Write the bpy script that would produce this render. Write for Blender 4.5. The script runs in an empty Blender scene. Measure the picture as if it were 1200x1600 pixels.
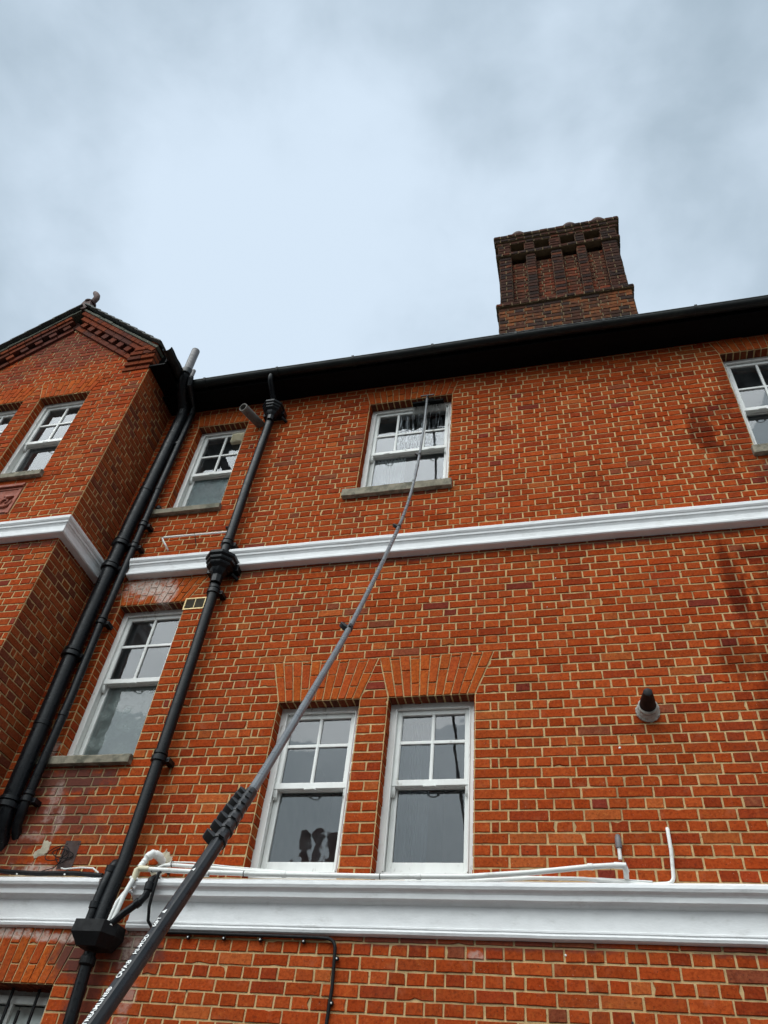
import bpy, math, random
from mathutils import Vector as V, Matrix
random.seed(7)
C = bpy.context.scene.collection
sc = bpy.context.scene
# ------------------------------------------------------------------ camera
cd = bpy.data.cameras.new("camera"); cam = bpy.data.objects.new("camera", cd); C.objects.link(cam)
r = V((0.9695853, 0.2268784, 0.0918179)); u = V((0.0970662, -0.700823, 0.7067002)); f = V((-0.2246831, 0.6762937, 0.7015300))
m = Matrix((( r.x, u.x, -f.x, 0), (r.y, u.y, -f.y, -5.05), (r.z, u.z, -f.z, 1.6), (0, 0, 0, 1)))
cam.matrix_world = m
cd.sensor_fit = 'VERTICAL'; cd.sensor_height = 32.0; cd.lens = 32.0 * 1208.5 / 1600.0
cd.clip_start = 0.05; cd.clip_end = 600
sc.camera = cam
CAM = V((0, -5.05, 1.6))
# ------------------------------------------------------------------ world and sun
sc.view_settings.view_transform = 'Standard'; sc.view_settings.look = 'None'
sc.view_settings.exposure = 0.0; sc.view_settings.gamma = 1.0; sc.view_settings.use_curve_mapping = False
SUN_DIR = V((-0.32, -0.55, 1.0)).normalized()
w = bpy.data.worlds.new("World"); sc.world = w; w.use_nodes = True
nt = w.node_tree; nt.nodes.clear()
def wn(t, **k):
    n = nt.nodes.new(t)
    for a, b in k.items(): setattr(n, a, b)
    return n
def wl(a, b): nt.links.new(a, b)
def wmath(op, a, b=None, c=None):
    n = wn('ShaderNodeMath', operation=op)
    for i, v in enumerate((a, b, c)):
        if v is None: continue
        if isinstance(v, (int, float)): n.inputs[i].default_value = v
        else: wl(v, n.inputs[i])
    return n.outputs[0]
out = wn('ShaderNodeOutputWorld'); bg = wn('ShaderNodeBackground'); bg.inputs[1].default_value = 0.12
sky = wn('ShaderNodeTexSky', sky_type='NISHITA'); sky.sun_disc = False
sky.sun_elevation = math.asin(SUN_DIR.z); sky.sun_rotation = math.atan2(SUN_DIR.x, SUN_DIR.y)
tc = wn('ShaderNodeTexCoord')
def dotdir(d):
    n = wn('ShaderNodeVectorMath', operation='DOT_PRODUCT'); wl(tc.outputs['Generated'], n.inputs[0])
    n.inputs[1].default_value = V(d).normalized(); return n.outputs['Value']
noise = wn('ShaderNodeTexNoise'); noise.inputs['Scale'].default_value = 1.9; noise.inputs['Detail'].default_value = 5
noise.inputs['Roughness'].default_value = 0.5; noise.inputs['Distortion'].default_value = 0.1
mp = wn('ShaderNodeMapping'); mp.inputs['Location'].default_value = (3.1, 1.7, 0.4); mp.inputs['Scale'].default_value = (1, 1, 1.6)
wl(tc.outputs['Generated'], mp.inputs[0]); wl(mp.outputs[0], noise.inputs['Vector'])
n1 = wmath('MULTIPLY_ADD', noise.outputs['Fac'], 2.6, -0.98)
def pix(px, py): 
    v = r * ((px - 600) / 1208.5) + u * (-(py - 800) / 1208.5) + f
    return v.normalized()
def blob(px, py, sharp, amp):
    d = dotdir(pix(px, py))
    return wmath('MULTIPLY', wmath('POWER', wmath('MAXIMUM', d, 0.0), sharp), amp)
b = wmath('ADD', wmath('ADD', blob(330, 300, 26, 0.22), blob(520, 560, 10, 0.40)), wmath('ADD', blob(1100, 80, 22, -0.05), blob(40, 330, 40, -0.10)))
fac = wmath('ADD', wmath('MULTIPLY', n1, 0.75), b)
nz2 = wn('ShaderNodeTexNoise'); nz2.inputs['Scale'].default_value = 5.5; nz2.inputs['Detail'].default_value = 6; nz2.inputs['Roughness'].default_value = 0.55; nz2.inputs['Distortion'].default_value = 0.15
wl(mp.outputs[0], nz2.inputs['Vector'])
fac = wmath('ADD', fac, wmath('MULTIPLY_ADD', nz2.outputs['Fac'], 0.70, -0.37))
fac = wmath('ADD', fac, 0.12)
cr = wn('ShaderNodeValToRGB'); cr.color_ramp.elements[0].position = 0.0; cr.color_ramp.elements[1].position = 0.85
cr.color_ramp.elements[0].color = (0.385, 0.490, 0.580, 1); cr.color_ramp.elements[1].color = (0.72, 0.85, 0.985, 1)
cr.color_ramp.interpolation = 'EASE'
wl(fac, cr.inputs[0])
# an overcast sky is brightest round the veiled sun, which stands behind the camera
back = wmath('MAXIMUM', dotdir((-0.25, -0.62, 0.85)), 0.0)
spn = wn('ShaderNodeSeparateXYZ'); wl(tc.outputs['Generated'], spn.inputs[0])
mrn = wn('ShaderNodeMapRange'); mrn.interpolation_type = 'SMOOTHSTEP'; wl(spn.outputs[1], mrn.inputs[0])
for i_, v_ in enumerate((0.12, -0.5, 0.0, 1.0)): mrn.inputs[i_ + 1].default_value = v_
lift = wmath('MULTIPLY_ADD', wmath('POWER', back, 3.2), 5.6, -0.45)
gain = wmath('MULTIPLY_ADD', lift, mrn.outputs[0], 1.0)
gain = wmath('MULTIPLY', gain, 1.0 / 0.12)
sm = wn('ShaderNodeVectorMath', operation='SCALE'); wl(cr.outputs[0], sm.inputs[0]); wl(gain, sm.inputs['Scale'])
wt = wn('ShaderNodeMixRGB', blend_type='MULTIPLY'); wl(mrn.outputs[0], wt.inputs[0]); wl(sm.outputs[0], wt.inputs[1]); wt.inputs[2].default_value = (1.04, 0.95, 0.84, 1)
mx = wn('ShaderNodeMixRGB'); mx.inputs[0].default_value = 0.94; wl(sky.outputs[0], mx.inputs[1]); wl(wt.outputs[0], mx.inputs[2])
wl(mx.outputs[0], bg.inputs[0]); wl(bg.outputs[0], out.inputs[0])
sd = bpy.data.lights.new("sun", 'SUN'); sd.energy = 1.45; sd.angle = math.radians(62); sd.color = (1.0, 0.955, 0.90)
so = bpy.data.objects.new("sun", sd); C.objects.link(so); so.rotation_euler = SUN_DIR.to_track_quat('Z', 'Y').to_euler()
so.location = SUN_DIR * 30

# ------------------------------------------------------------------ material helpers
class NT:
    def __init__(s, name):
        s.m = bpy.data.materials.new(name); s.m.use_nodes = True; s.t = s.m.node_tree; s.t.nodes.clear()
        s.o = s.n('ShaderNodeOutputMaterial')
    def n(s, t, **k):
        x = s.t.nodes.new(t)
        for a, b in k.items(): setattr(x, a, b)
        return x
    def l(s, a, b): s.t.links.new(a, b)
    def put(s, sock, v):
        if isinstance(v, (int, float, tuple)): sock.default_value = v
        else: s.l(v, sock)
    def math(s, op, a, b=None, c=None, clamp=False):
        x = s.n('ShaderNodeMath', operation=op); x.use_clamp = clamp
        for i, v in enumerate((a, b, c)):
            if v is not None: s.put(x.inputs[i], v)
        return x.outputs[0]
    def noise(s, vec, scale, detail=4, rough=0.55, dist=0.0):
        x = s.n('ShaderNodeTexNoise'); x.inputs['Scale'].default_value = scale; x.inputs['Detail'].default_value = detail
        x.inputs['Roughness'].default_value = rough; x.inputs['Distortion'].default_value = dist
        if vec is not None: s.l(vec, x.inputs['Vector'])
        return x.outputs['Fac']
    def rng(s, v, a, b, c=0.0, d=1.0):
        x = s.n('ShaderNodeMapRange'); x.interpolation_type = 'SMOOTHSTEP'
        s.put(x.inputs[0], v)
        for i, q in enumerate((a, b, c, d)): x.inputs[i + 1].default_value = q
        return x.outputs[0]
    def mix(s, fac, a, b, mode='MIX'):
        x = s.n('ShaderNodeMixRGB', blend_type=mode); s.put(x.inputs[0], fac)
        for i, v in ((1, a), (2, b)):
            if isinstance(v, tuple): x.inputs[i].default_value = v if len(v) == 4 else (*v, 1)
            else: s.l(v, x.inputs[i])
        return x.outputs[0]
    def pos(s, scale=None):
        g = s.n('ShaderNodeNewGeometry'); v = g.outputs['Position']
        if scale:
            q = s.n('ShaderNodeMapping'); q.inputs['Scale'].default_value = scale; s.l(v, q.inputs[0]); v = q.outputs[0]
        return v
    def bump(s, h, strength, dist=0.01):
        x = s.n('ShaderNodeBump'); x.inputs['Strength'].default_value = strength; x.inputs['Distance'].default_value = dist
        s.l(h, x.inputs['Height']); return x.outputs[0]
    def pbr(s, col, rough=0.7, metal=0.0, normal=None, spec=0.5, coat=0.0):
        p = s.n('ShaderNodeBsdfPrincipled')
        s.put(p.inputs['Base Color'], col if not isinstance(col, tuple) else (*col[:3], 1)); s.put(p.inputs['Roughness'], rough)
        s.put(p.inputs['Metallic'], metal); p.inputs['Specular IOR Level'].default_value = spec
        if coat: p.inputs['Coat Weight'].default_value = coat; p.inputs['Coat Roughness'].default_value = 0.15
        if normal is not None: s.l(normal, p.inputs['Normal'])
        s.l(p.outputs[0], s.o.inputs[0]); return p
M = {}
def blobs(s, spots, freq=3.0, warp=0.9, streak=1.0):
    """soft-edged stains of a given place and size on the wall: list of (x, z, rx, rz, strength)"""
    g = s.pos(); sp = s.n('ShaderNodeSeparateXYZ'); s.l(g, sp.inputs[0])
    nz = s.noise(s.pos((1, 1, streak)), freq, 5, 0.65); nf = s.noise(s.pos((1, 1, streak)), 17.0, 3, 0.6)
    tot = None
    for (x, z, rx, rz, a) in spots:
        dx = s.math('MULTIPLY', s.math('SUBTRACT', sp.outputs[0], x), 1.0 / rx)
        dz = s.math('MULTIPLY', s.math('SUBTRACT', sp.outputs[2], z), 1.0 / rz)
        d = s.math('SQRT', s.math('ADD', s.math('MULTIPLY', dx, dx), s.math('MULTIPLY', dz, dz)))
        d = s.math('ADD', d, s.math('MULTIPLY_ADD', nz, 2 * warp, -warp))
        d = s.math('ADD', d, s.math('MULTIPLY_ADD', nf, 0.8, -0.4))
        v = s.math('MULTIPLY', s.rng(d, 1.15, 0.45), a)
        tot = v if tot is None else s.math('MAXIMUM', tot, v)
    return tot
WET = [(1.33, 7.5, .14, .36, .8), (1.45, 7.1, .12, .30, .6), (1.62, 7.3, .12, .4, .5), (1.9, 7.0, .1, .3, .5), (1.50, 7.75, .3, .16, .6), (1.85, 6.85, .25, .22, .5), (1.62, 7.9, .2, .2, .45), (1.7, 8.3, .12, .3, .35), (1.24, 5.62, .09, .50, .85), (1.52, 5.6, .10, .30, .55), (1.36, 5.35, .06, .40, .6), (1.20, 4.45, .07, .35, .5), (1.5, 5.95, .3, .10, .7), (1.42, 4.95, .28, .10, .8),
       (1.12, 5.0, .16, .22, .6), (1.3, 4.75, .12, .4, .6), (1.42, 4.3, .1, .4, .5), (1.55, 3.9, .12, .3, .4), (1.68, 5.05, .12, .22, .4), (0.6, 8.5, .5, .05, .4), (1.2, 8.42, .4, .06, .45),
       (-0.1, 8.47, .3, .05, .35)]
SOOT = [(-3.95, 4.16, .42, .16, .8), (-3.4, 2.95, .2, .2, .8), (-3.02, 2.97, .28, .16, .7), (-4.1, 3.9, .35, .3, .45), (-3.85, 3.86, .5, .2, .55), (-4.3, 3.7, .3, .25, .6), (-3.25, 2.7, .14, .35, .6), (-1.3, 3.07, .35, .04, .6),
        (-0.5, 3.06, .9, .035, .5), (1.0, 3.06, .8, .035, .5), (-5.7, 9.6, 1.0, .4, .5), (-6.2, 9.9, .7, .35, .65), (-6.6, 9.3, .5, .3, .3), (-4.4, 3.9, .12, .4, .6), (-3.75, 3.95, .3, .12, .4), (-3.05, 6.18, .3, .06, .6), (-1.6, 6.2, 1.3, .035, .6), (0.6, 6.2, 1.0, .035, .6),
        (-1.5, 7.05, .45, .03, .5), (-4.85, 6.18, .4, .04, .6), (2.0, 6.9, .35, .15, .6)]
CHALK = [(-3.95, 6.12, .30, .14, 1.0), (-3.75, 6.02, .14, .18, .9), (-4.05, 3.98, .06, .2, .42), (-3.94, 3.85, .04, .15, .35), (-3.93, 3.05, .26, .035, .9), (-3.6, 3.03, .18, .03, .7), (-3.0, 2.98, .12, .1, .55),
         (-4.24, 4.42, .05, .09, .7), (-3.95, 3.47, .28, .05, .75), (-4.1, 3.72, .14, .04, .3), (-2.95, 2.72, .06, .2, .35), (-0.75, 3.0, .06, .03, .5), (1.95, 6.95, .15, .08, .6)]
def brick_mat(name, kind):
    s = NT(name); g = s.pos()
    at = s.n('ShaderNodeAttribute', attribute_name='col'); base = at.outputs['Color']
    n1 = s.noise(g, 60, 5, 0.7); n2 = s.noise(g, 9, 4, 0.6); n3 = s.noise(g, 260, 3, 0.7)
    c = s.mix(s.rng(n1, 0.38, 0.72), base, s.mix(1.0, base, (0.60, 0.55, 0.55), 'MULTIPLY'))
    c = s.mix(s.math('MULTIPLY', s.rng(n2, 0.55, 0.8), 0.4), c, (0.36, 0.13, 0.07))
    c = s.mix(s.math('MULTIPLY', s.rng(s.noise(g, 24, 4, 0.65), 0.53, 0.72), 0.55), c, s.mix(1.0, base, (1.25, 1.75, 1.6), 'MULTIPLY'))
    c = s.mix(s.math('MULTIPLY', s.rng(s.noise(s.pos((1.0, 1.0, 1.7)), 19, 5, 0.7), 0.56, 0.72), 0.6), c, s.mix(1.0, base, (0.42, 0.55, 0.9), 'MULTIPLY'))
    pits = s.rng(s.noise(g, 95, 2, 0.5), 0.66, 0.74)
    c = s.mix(s.math('MULTIPLY', pits, 0.6), c, (0.05, 0.025, 0.02))
    fleck = s.rng(s.noise(g, 140, 1, 0.5), 0.76, 0.80)
    c = s.mix(s.math('MULTIPLY', fleck, 0.5), c, (0.6, 0.5, 0.4))
    soil = s.rng(s.noise(g, 1.3, 6, 0.62), 0.52, 0.78)
    c = s.mix(s.math('MULTIPLY', soil, 0.38), c, (0.10, 0.045, 0.03))
    if kind == 'wall':
        c = s.mix(blobs(s, WET, 6.5, 1.1, 0.3), c, s.mix(1.0, c, (0.30, 0.20, 0.20), 'MULTIPLY'))
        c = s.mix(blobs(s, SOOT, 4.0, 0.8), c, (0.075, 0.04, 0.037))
        c = s.mix(s.math('MULTIPLY', blobs(s, CHALK, 9.0, 1.2), s.rng(s.noise(g, 38, 5, 0.7), 0.36, 0.56, 0.30, 1.0)), c, (0.55, 0.44, 0.38))
    else: c = s.mix(s.math('MULTIPLY', s.rng(s.noise(g, 2.6, 6, 0.7), 0.44, 0.62), 0.72), c, (0.035, 0.024, 0.020))
    h = s.math('ADD', s.math('MULTIPLY', n1, 0.6), s.math('MULTIPLY', n3, 0.35)); h = s.math('SUBTRACT', h, s.math('MULTIPLY', pits, 0.6))
    s.pbr(c, 0.9, normal=s.bump(h, 0.6, 0.004), spec=0.03)
    return s.m
M['brick'] = brick_mat('red_brick', 'wall'); M['brick2'] = brick_mat('sooty_brick', 'stack')
def mortar_mat(name, col, dark, kind):
    s = NT(name); g = s.pos()
    c = s.mix(s.rng(s.noise(g, 14, 5, 0.65), 0.35, 0.7), col, tuple(a * 0.70 for a in col))
    c = s.mix(s.math('MULTIPLY', s.rng(s.noise(g, 2.2, 5, 0.6), 0.5, 0.75), dark), c, (0.12, 0.085, 0.06))
    c = s.mix(s.math('MULTIPLY', s.rng(s.noise(g, 34, 5, 0.7), 0.58, 0.70), 0.7), c, (0.09, 0.05, 0.03))
    if kind == 'wall':
        c = s.mix(s.math('MULTIPLY', blobs(s, WET, 6.5, 1.1, 0.3), 0.8), c, (0.12, 0.065, 0.045))
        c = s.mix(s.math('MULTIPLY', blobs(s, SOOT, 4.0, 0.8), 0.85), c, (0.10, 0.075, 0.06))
        c = s.mix(blobs(s, CHALK, 9.0, 1.2), c, (0.52, 0.46, 0.40))
    h = s.noise(g, 130, 4, 0.7)
    s.pbr(c, 0.95, normal=s.bump(h, 0.7, 0.004), spec=0.03)
    return s.m
M['mortar'] = mortar_mat('lime_mortar', (0.60, 0.415, 0.205), 0.5, 'wall'); M['mortar2'] = mortar_mat('sooty_mortar', (0.20, 0.145, 0.085), 0.9, 'stack')
def simple(name, col, rough=0.6, metal=0.0, spec=0.5, nscale=8, namp=0.2, dirt=None, dscale=5, damt=0.5, dlo=0.5, dhi=0.75, bump=0.0, bscale=60, stretch=None, coat=0):
    s = NT(name); g = s.pos(stretch)
    c = s.mix(s.rng(s.noise(g, nscale, 5, 0.6), 0.3, 0.7), col, tuple(a * (1 - namp) for a in col))
    if dirt: c = s.mix(s.math('MULTIPLY', s.rng(s.noise(g, dscale, 6, 0.68), dlo, dhi), damt), c, dirt)
    nn = s.bump(s.noise(g, bscale, 4, 0.65), bump, 0.004) if bump else None
    rr = s.rng(s.noise(g, 25, 4, 0.6), 0.3, 0.7, max(0, rough - 0.1), min(1, rough + 0.12))
    s.pbr(c, rr, metal, nn, spec, coat); return s.m
M['white'] = simple('white_masonry_paint', (0.82, 0.82, 0.82), 0.55, namp=0.08, spec=0.3, dirt=(0.30, 0.28, 0.24), dscale=5, damt=0.38, dlo=0.56, dhi=0.78, bump=0.6, bscale=16, stretch=(1, 1, 2.2))
M['frame'] = simple('white_gloss_joinery', (0.80, 0.80, 0.77), 0.4, namp=0.10, dirt=(0.30, 0.27, 0.22), dscale=16, damt=0.8, dlo=0.60, dhi=0.72, bump=0.3, bscale=40, stretch=(1, 1, 0.4))
M['framedull'] = simple('weathered_joinery', (0.52, 0.52, 0.49), 0.6, namp=0.2, dirt=(0.2, 0.18, 0.15), dscale=10, damt=0.7, bump=0.4)
M['stone'] = simple('weathered_sandstone', (0.30, 0.265, 0.20), 0.9, namp=0.35, nscale=14, dirt=(0.07, 0.075, 0.055), dscale=7, damt=0.8, dlo=0.42, dhi=0.7, bump=0.8, bscale=70, spec=0.2)
M['black'] = simple('black_gloss_pipe_paint', (0.006, 0.007, 0.009), 0.34, namp=0.3, dirt=(0.035, 0.034, 0.032), dscale=9, damt=0.45, dlo=0.55, dhi=0.8, bump=0.25, bscale=35, spec=0.26)
M['blackmatt'] = simple('black_matt_paint', (0.006, 0.006, 0.007), 0.6, namp=0.3, dirt=(0.014, 0.014, 0.013), dscale=6, damt=0.5, bump=0.2, spec=0.25)
M['soffitpaint'] = simple('black_soffit_paint', (0.0030, 0.0030, 0.0036), 0.7, spec=0.08, namp=0.3)
M['gutter'] = simple('black_gutter_iron', (0.008, 0.010, 0.010), 0.5, namp=0.3, dirt=(0.022, 0.028, 0.022), dscale=4, damt=0.7, dlo=0.45, dhi=0.7, bump=0.2, spec=0.25)
M['greypvc'] = simple('grey_plastic_pipe', (0.135, 0.125, 0.13), 0.5, namp=0.15, dirt=(0.06, 0.07, 0.05), dscale=6, damt=0.5)
M['greycem'] = simple('cement_pipe', (0.17, 0.16, 0.145), 0.85, namp=0.3, dirt=(0.05, 0.05, 0.04), dscale=14, damt=0.7, bump=0.5)
M['whitepvc'] = simple('white_plastic_pipe', (0.76, 0.76, 0.73), 0.4, namp=0.08, dirt=(0.35, 0.32, 0.26), dscale=8, damt=0.6, dlo=0.55, dhi=0.75)
M['cream'] = simple('cream_plastic', (0.66, 0.60, 0.42), 0.5, namp=0.1)
M['brass'] = simple('brassy_vent_frame', (0.62, 0.47, 0.22), 0.45, 0.3, namp=0.2)
M['ventdark'] = simple('vent_mesh', (0.09, 0.075, 0.045), 0.8, namp=0.3, bump=0.8, bscale=120)
M['slate'] = simple('roof_slate', (0.07, 0.075, 0.07), 0.8, namp=0.35, nscale=5, dirt=(0.12, 0.13, 0.08), dscale=8, damt=0.6, bump=0.5)
M['verge'] = simple('mossy_verge_mortar', (0.11, 0.11, 0.08), 0.95, namp=0.4, nscale=20, dirt=(0.05, 0.06, 0.035), dscale=12, damt=0.7, bump=0.8)
M['terra'] = simple('terracotta', (0.34, 0.085, 0.045), 0.75, namp=0.3, nscale=20, dirt=(0.10, 0.05, 0.04), dscale=9, damt=0.5, bump=0.5)
M['ridge'] = simple('dark_terracotta', (0.11, 0.06, 0.052), 0.8, namp=0.3, nscale=20, dirt=(0.07, 0.06, 0.05), dscale=12, damt=0.6, bump=0.5)
M['patch'] = simple('old_render_patch', (0.50, 0.44, 0.33), 0.95, namp=0.3, nscale=20, dirt=(0.22, 0.19, 0.14), dscale=14, damt=0.7, bump=1.0, bscale=50, spec=0.15)
M['rust'] = simple('rusty_steel', (0.065, 0.035, 0.030), 0.75, namp=0.5, dirt=(0.16, 0.06, 0.03), dscale=14, damt=0.5, bump=0.4)
M['collar'] = simple('cement_collar', (0.42, 0.41, 0.37), 0.9, namp=0.35, nscale=25, dirt=(0.2, 0.19, 0.16), dscale=14, damt=0.6, bump=0.8)
M['carbon'] = simple('carbon_pole_dull', (0.13, 0.14, 0.15), 0.30, namp=0.2, dirt=(0.13, 0.13, 0.135), dscale=12, damt=0.4, spec=0.6)
M['carbonlow'] = simple('carbon_pole_black', (0.006, 0.0065, 0.008), 0.33, namp=0.2, spec=0.40)
M['clamp'] = simple('clamp_black_plastic', (0.014, 0.014, 0.015), 0.38, namp=0.2)
M['letter'] = simple('white_lettering', (0.80, 0.80, 0.78), 0.5, namp=0.05, dirt=(0.25, 0.25, 0.25), dscale=90, damt=0.7, dlo=0.55, dhi=0.65)
M['bristle'] = simple('grey_bristles', (0.50, 0.50, 0.48), 0.8, namp=0.5, nscale=90, stretch=(1, 0.2, 0.2))
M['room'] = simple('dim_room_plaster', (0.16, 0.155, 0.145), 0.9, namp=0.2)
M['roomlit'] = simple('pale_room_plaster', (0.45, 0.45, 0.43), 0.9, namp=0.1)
M['curtain'] = simple('net_curtain', (0.62, 0.64, 0.66), 0.9, namp=0.25, nscale=30, stretch=(1, 1, 0.1))
M['blue_blind'] = simple('grey_window_blind', (0.17, 0.19, 0.22), 0.9, namp=0.1)
M['asphalt'] = simple('asphalt', (0.045, 0.045, 0.047), 0.9, namp=0.3, nscale=3, bump=0.5, bscale=90)
M['paving'] = simple('dark_paving', (0.085, 0.08, 0.075), 0.9, namp=0.25, nscale=2, bump=0.4)  # out of view; colour set dark so less light bounces up the wall
def glass(name, wav, dirt, dcol=(0.45, 0.48, 0.5), ior=1.75, streak=False, rough=0.015):
    s = NT(name); g = s.pos()
    gl = s.n('ShaderNodeBsdfGlossy'); gl.inputs['Roughness'].default_value = rough; gl.inputs['Color'].default_value = (0.93, 0.96, 1.0, 1)
    tr = s.n('ShaderNodeBsdfTransparent'); tr.inputs[0].default_value = (0.86, 0.9, 0.9, 1)
    df = s.n('ShaderNodeBsdfDiffuse'); df.inputs[0].default_value = (*dcol, 1)
    h = s.noise(g, wav[0], 2, 0.5); nb = s.bump(h, wav[1], wav[2]); s.l(nb, gl.inputs['Normal'])
    fr = s.n('ShaderNodeFresnel'); fr.inputs[0].default_value = ior
    a = s.n('ShaderNodeMixShader'); s.l(fr.outputs[0], a.inputs[0]); s.l(tr.outputs[0], a.inputs[1]); s.l(gl.outputs[0], a.inputs[2])
    b = s.n('ShaderNodeMixShader')
    if streak: d = s.math('MULTIPLY', s.rng(s.noise(s.pos((1, 1, 0.06)), 55, 3, 0.6), 0.45, 0.7), dirt)
    else:
        d = s.math('MULTIPLY_ADD', s.rng(s.noise(g, 6, 4, 0.6), 0.4, 0.75), dirt * 0.6, dirt * 0.4)
        d = s.math('MAXIMUM', d, s.math('MULTIPLY', s.rng(s.noise(g, 75, 2, 0.5), 0.755, 0.77), 0.5))
    s.l(d, b.inputs[0]) if not isinstance(d, float) else None
    s.l(a.outputs[0], b.inputs[1]); s.l(df.outputs[0], b.inputs[2]); s.l(b.outputs[0], s.o.inputs[0]); return s.m
M['glass'] = glass('old_window_glass', (5.0, 0.07, 0.01), 0.05)
M['glasswet'] = glass('wet_streaked_glass', (11.0, 0.25, 0.01), 0.42, (0.55, 0.6, 0.64), streak=True)
M['glassobs'] = glass('patterned_obscure_glass', (110.0, 0.9, 0.010), 0.55, (0.17, 0.25, 0.245), rough=0.12)
M['glassfilm'] = glass('limescaled_glass', (5.0, 0.1, 0.01), 0.55, (0.34, 0.40, 0.385))
M['glassfrost'] = glass('frosted_glass', (30.0, 0.3, 0.01), 2.2, (0.66, 0.71, 0.68), rough=0.3)

# ------------------------------------------------------------------ mesh builder
class MB:
    def __init__(s): s.v = []; s.f = []; s.c = []
    def add(s, vs, fs, col=None):
        o = len(s.v); s.v += [tuple(p) for p in vs]; s.f += [tuple(i + o for i in q) for q in fs]
        s.c += [col or (1, 1, 1)] * len(vs)
    def obox(s, O, ex, ey, ez, col=None, ch=0.0):
        O = V(O); P = [O + ex * a + ey * b + ez * c for c in (0, 1) for b in (0, 1) for a in (0, 1)]
        F = [(0, 2, 3, 1), (4, 5, 7, 6), (0, 1, 5, 4), (2, 6, 7, 3), (1, 3, 7, 5), (0, 4, 6, 2)]
        if ex.cross(ey).dot(ez) < 0: F = [q[::-1] for q in F]
        s.add(P, F, col)
    def box(s, x0, x1, y0, y1, z0, z1, col=None):
        s.obox((x0, y0, z0), V((x1 - x0, 0, 0)), V((0, y1 - y0, 0)), V((0, 0, z1 - z0)), col)
    def prism(s, prof, A, ea, eb, L, col=None):
        """prof: list of (a,b) in the plane ea,eb at A, extruded by vector L"""
        A = V(A); n = len(prof); P = [A + ea * a + eb * b for a, b in prof]; P += [p + L for p in P]
        F = [(i, (i + 1) % n, n + (i + 1) % n, n + i) for i in range(n)] + [tuple(range(n))[::-1], tuple(range(n, 2 * n))]
        s.add(P, F, col)
    def tube(s, pts, rad, seg=14, cap=True, ref=None, squash=None, oct_=False, hollow=0):
        pts = [V(p) for p in pts]; n = len(pts); rad = [rad] * n if isinstance(rad, (int, float)) else rad
        T = []
        for i in range(n):
            a = pts[max(0, i - 1)]; b = pts[min(n - 1, i + 1)]; t = (b - a)
            T.append(t.normalized() if t.length > 1e-9 else V((0, 0, 1)))
        up = V(ref) if ref is not None else (V((0, 0, 1)) if abs(T[0].z) < 0.9 else V((0, 1, 0)))
        P = []
        N = (up - T[0] * up.dot(T[0])).normalized()
        for i in range(n):
            N = (N - T[i] * N.dot(T[i])).normalized() if ref is None else (V(ref) - T[i] * V(ref).dot(T[i])).normalized()
            B = T[i].cross(N)
            for k in range(seg):
                a = 2 * math.pi * k / seg; rr = rad[i]
                if oct_: a = (k // 2) * math.pi / 4 + math.pi / 8 + (math.radians(7) if k % 2 else -math.radians(7))
                sx = squash or 1.0
                P.append(pts[i] + N * (math.cos(a) * rr * sx) + B * (math.sin(a) * rr))
        F = []
        for i in range(n - 1):
            for k in range(seg):
                a = i * seg + k; b = i * seg + (k + 1) % seg; F.append((a, b, b + seg, a + seg))
        if cap: F += [tuple(range(seg))[::-1], tuple(range((n - 1) * seg, n * seg))]
        s.add(P, F)
    def ring(s, c, axis, r0, r1, h, seg=20, ref=(0, 0, 1)):
        """annular collar centred on c"""
        a = V(axis).normalized(); c = V(c); e1 = V(ref) if abs(a.dot(V(ref))) < 0.9 else V((1, 0, 0)); e1 = (e1 - a * e1.dot(a)).normalized(); e2 = a.cross(e1)
        P = []
        for (rr, hh) in ((r0, -h / 2), (r1, -h / 2 + h * .12), (r1, h / 2 - h * .12), (r0, h / 2)):
            for k in range(seg):
                t = 2 * math.pi * k / seg; P.append(c + a * hh + (e1 * math.cos(t) + e2 * math.sin(t)) * rr)
        F = [(i * seg + k, i * seg + (k + 1) % seg, (i + 1) * seg + (k + 1) % seg, (i + 1) * seg + k) for i in range(3) for k in range(seg)]
        s.add(P, F)
    def lathe(s, c, prof, seg=20, axis=(0, 0, 1), arc=2 * math.pi, off=0.0):
        a = V(axis).normalized(); c = V(c); e1 = V((1, 0, 0)) if abs(a.x) < 0.9 else V((0, 1, 0)); e1 = (e1 - a * e1.dot(a)).normalized(); e2 = a.cross(e1)
        P = []; n = len(prof)
        for rr, h in prof:
            for k in range(seg):
                t = arc * k / seg + off; P.append(c + a * h + (e1 * math.cos(t) + e2 * math.sin(t)) * rr)
        F = [(i * seg + k, i * seg + (k + 1) % seg, (i + 1) * seg + (k + 1) % seg, (i + 1) * seg + k) for i in range(n - 1) for k in range(seg)]
        F += [tuple(range(seg))[::-1], tuple(range((n - 1) * seg, n * seg))]
        s.add(P, F)
    def build(s, name, mat, parent=None, smooth=False, bevel=0.0, colattr=False, label=None, auto=None):
        me = bpy.data.meshes.new(name); me.from_pydata(s.v, [], s.f); me.update()
        if colattr:
            at = me.color_attributes.new('col', 'FLOAT_COLOR', 'POINT')
            buf = []
            for c in s.c: buf += [c[0], c[1], c[2], 1.0]
            at.data.foreach_set('color', buf)
        me.materials.append(M[mat] if isinstance(mat, str) else mat)
        o = bpy.data.objects.new(name, me); C.objects.link(o)
        if smooth:
            me.polygons.foreach_set('use_smooth', [True] * len(me.polygons))
            me.set_sharp_from_angle(angle=math.radians(38))
        if bevel:
            b = o.modifiers.new('bevel', 'BEVEL'); b.width = bevel; b.segments = 2; b.limit_method = 'ANGLE'; b.angle_limit = math.radians(40)
        if parent: o.parent = parent
        if label: o['label'] = label
        return o
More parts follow.
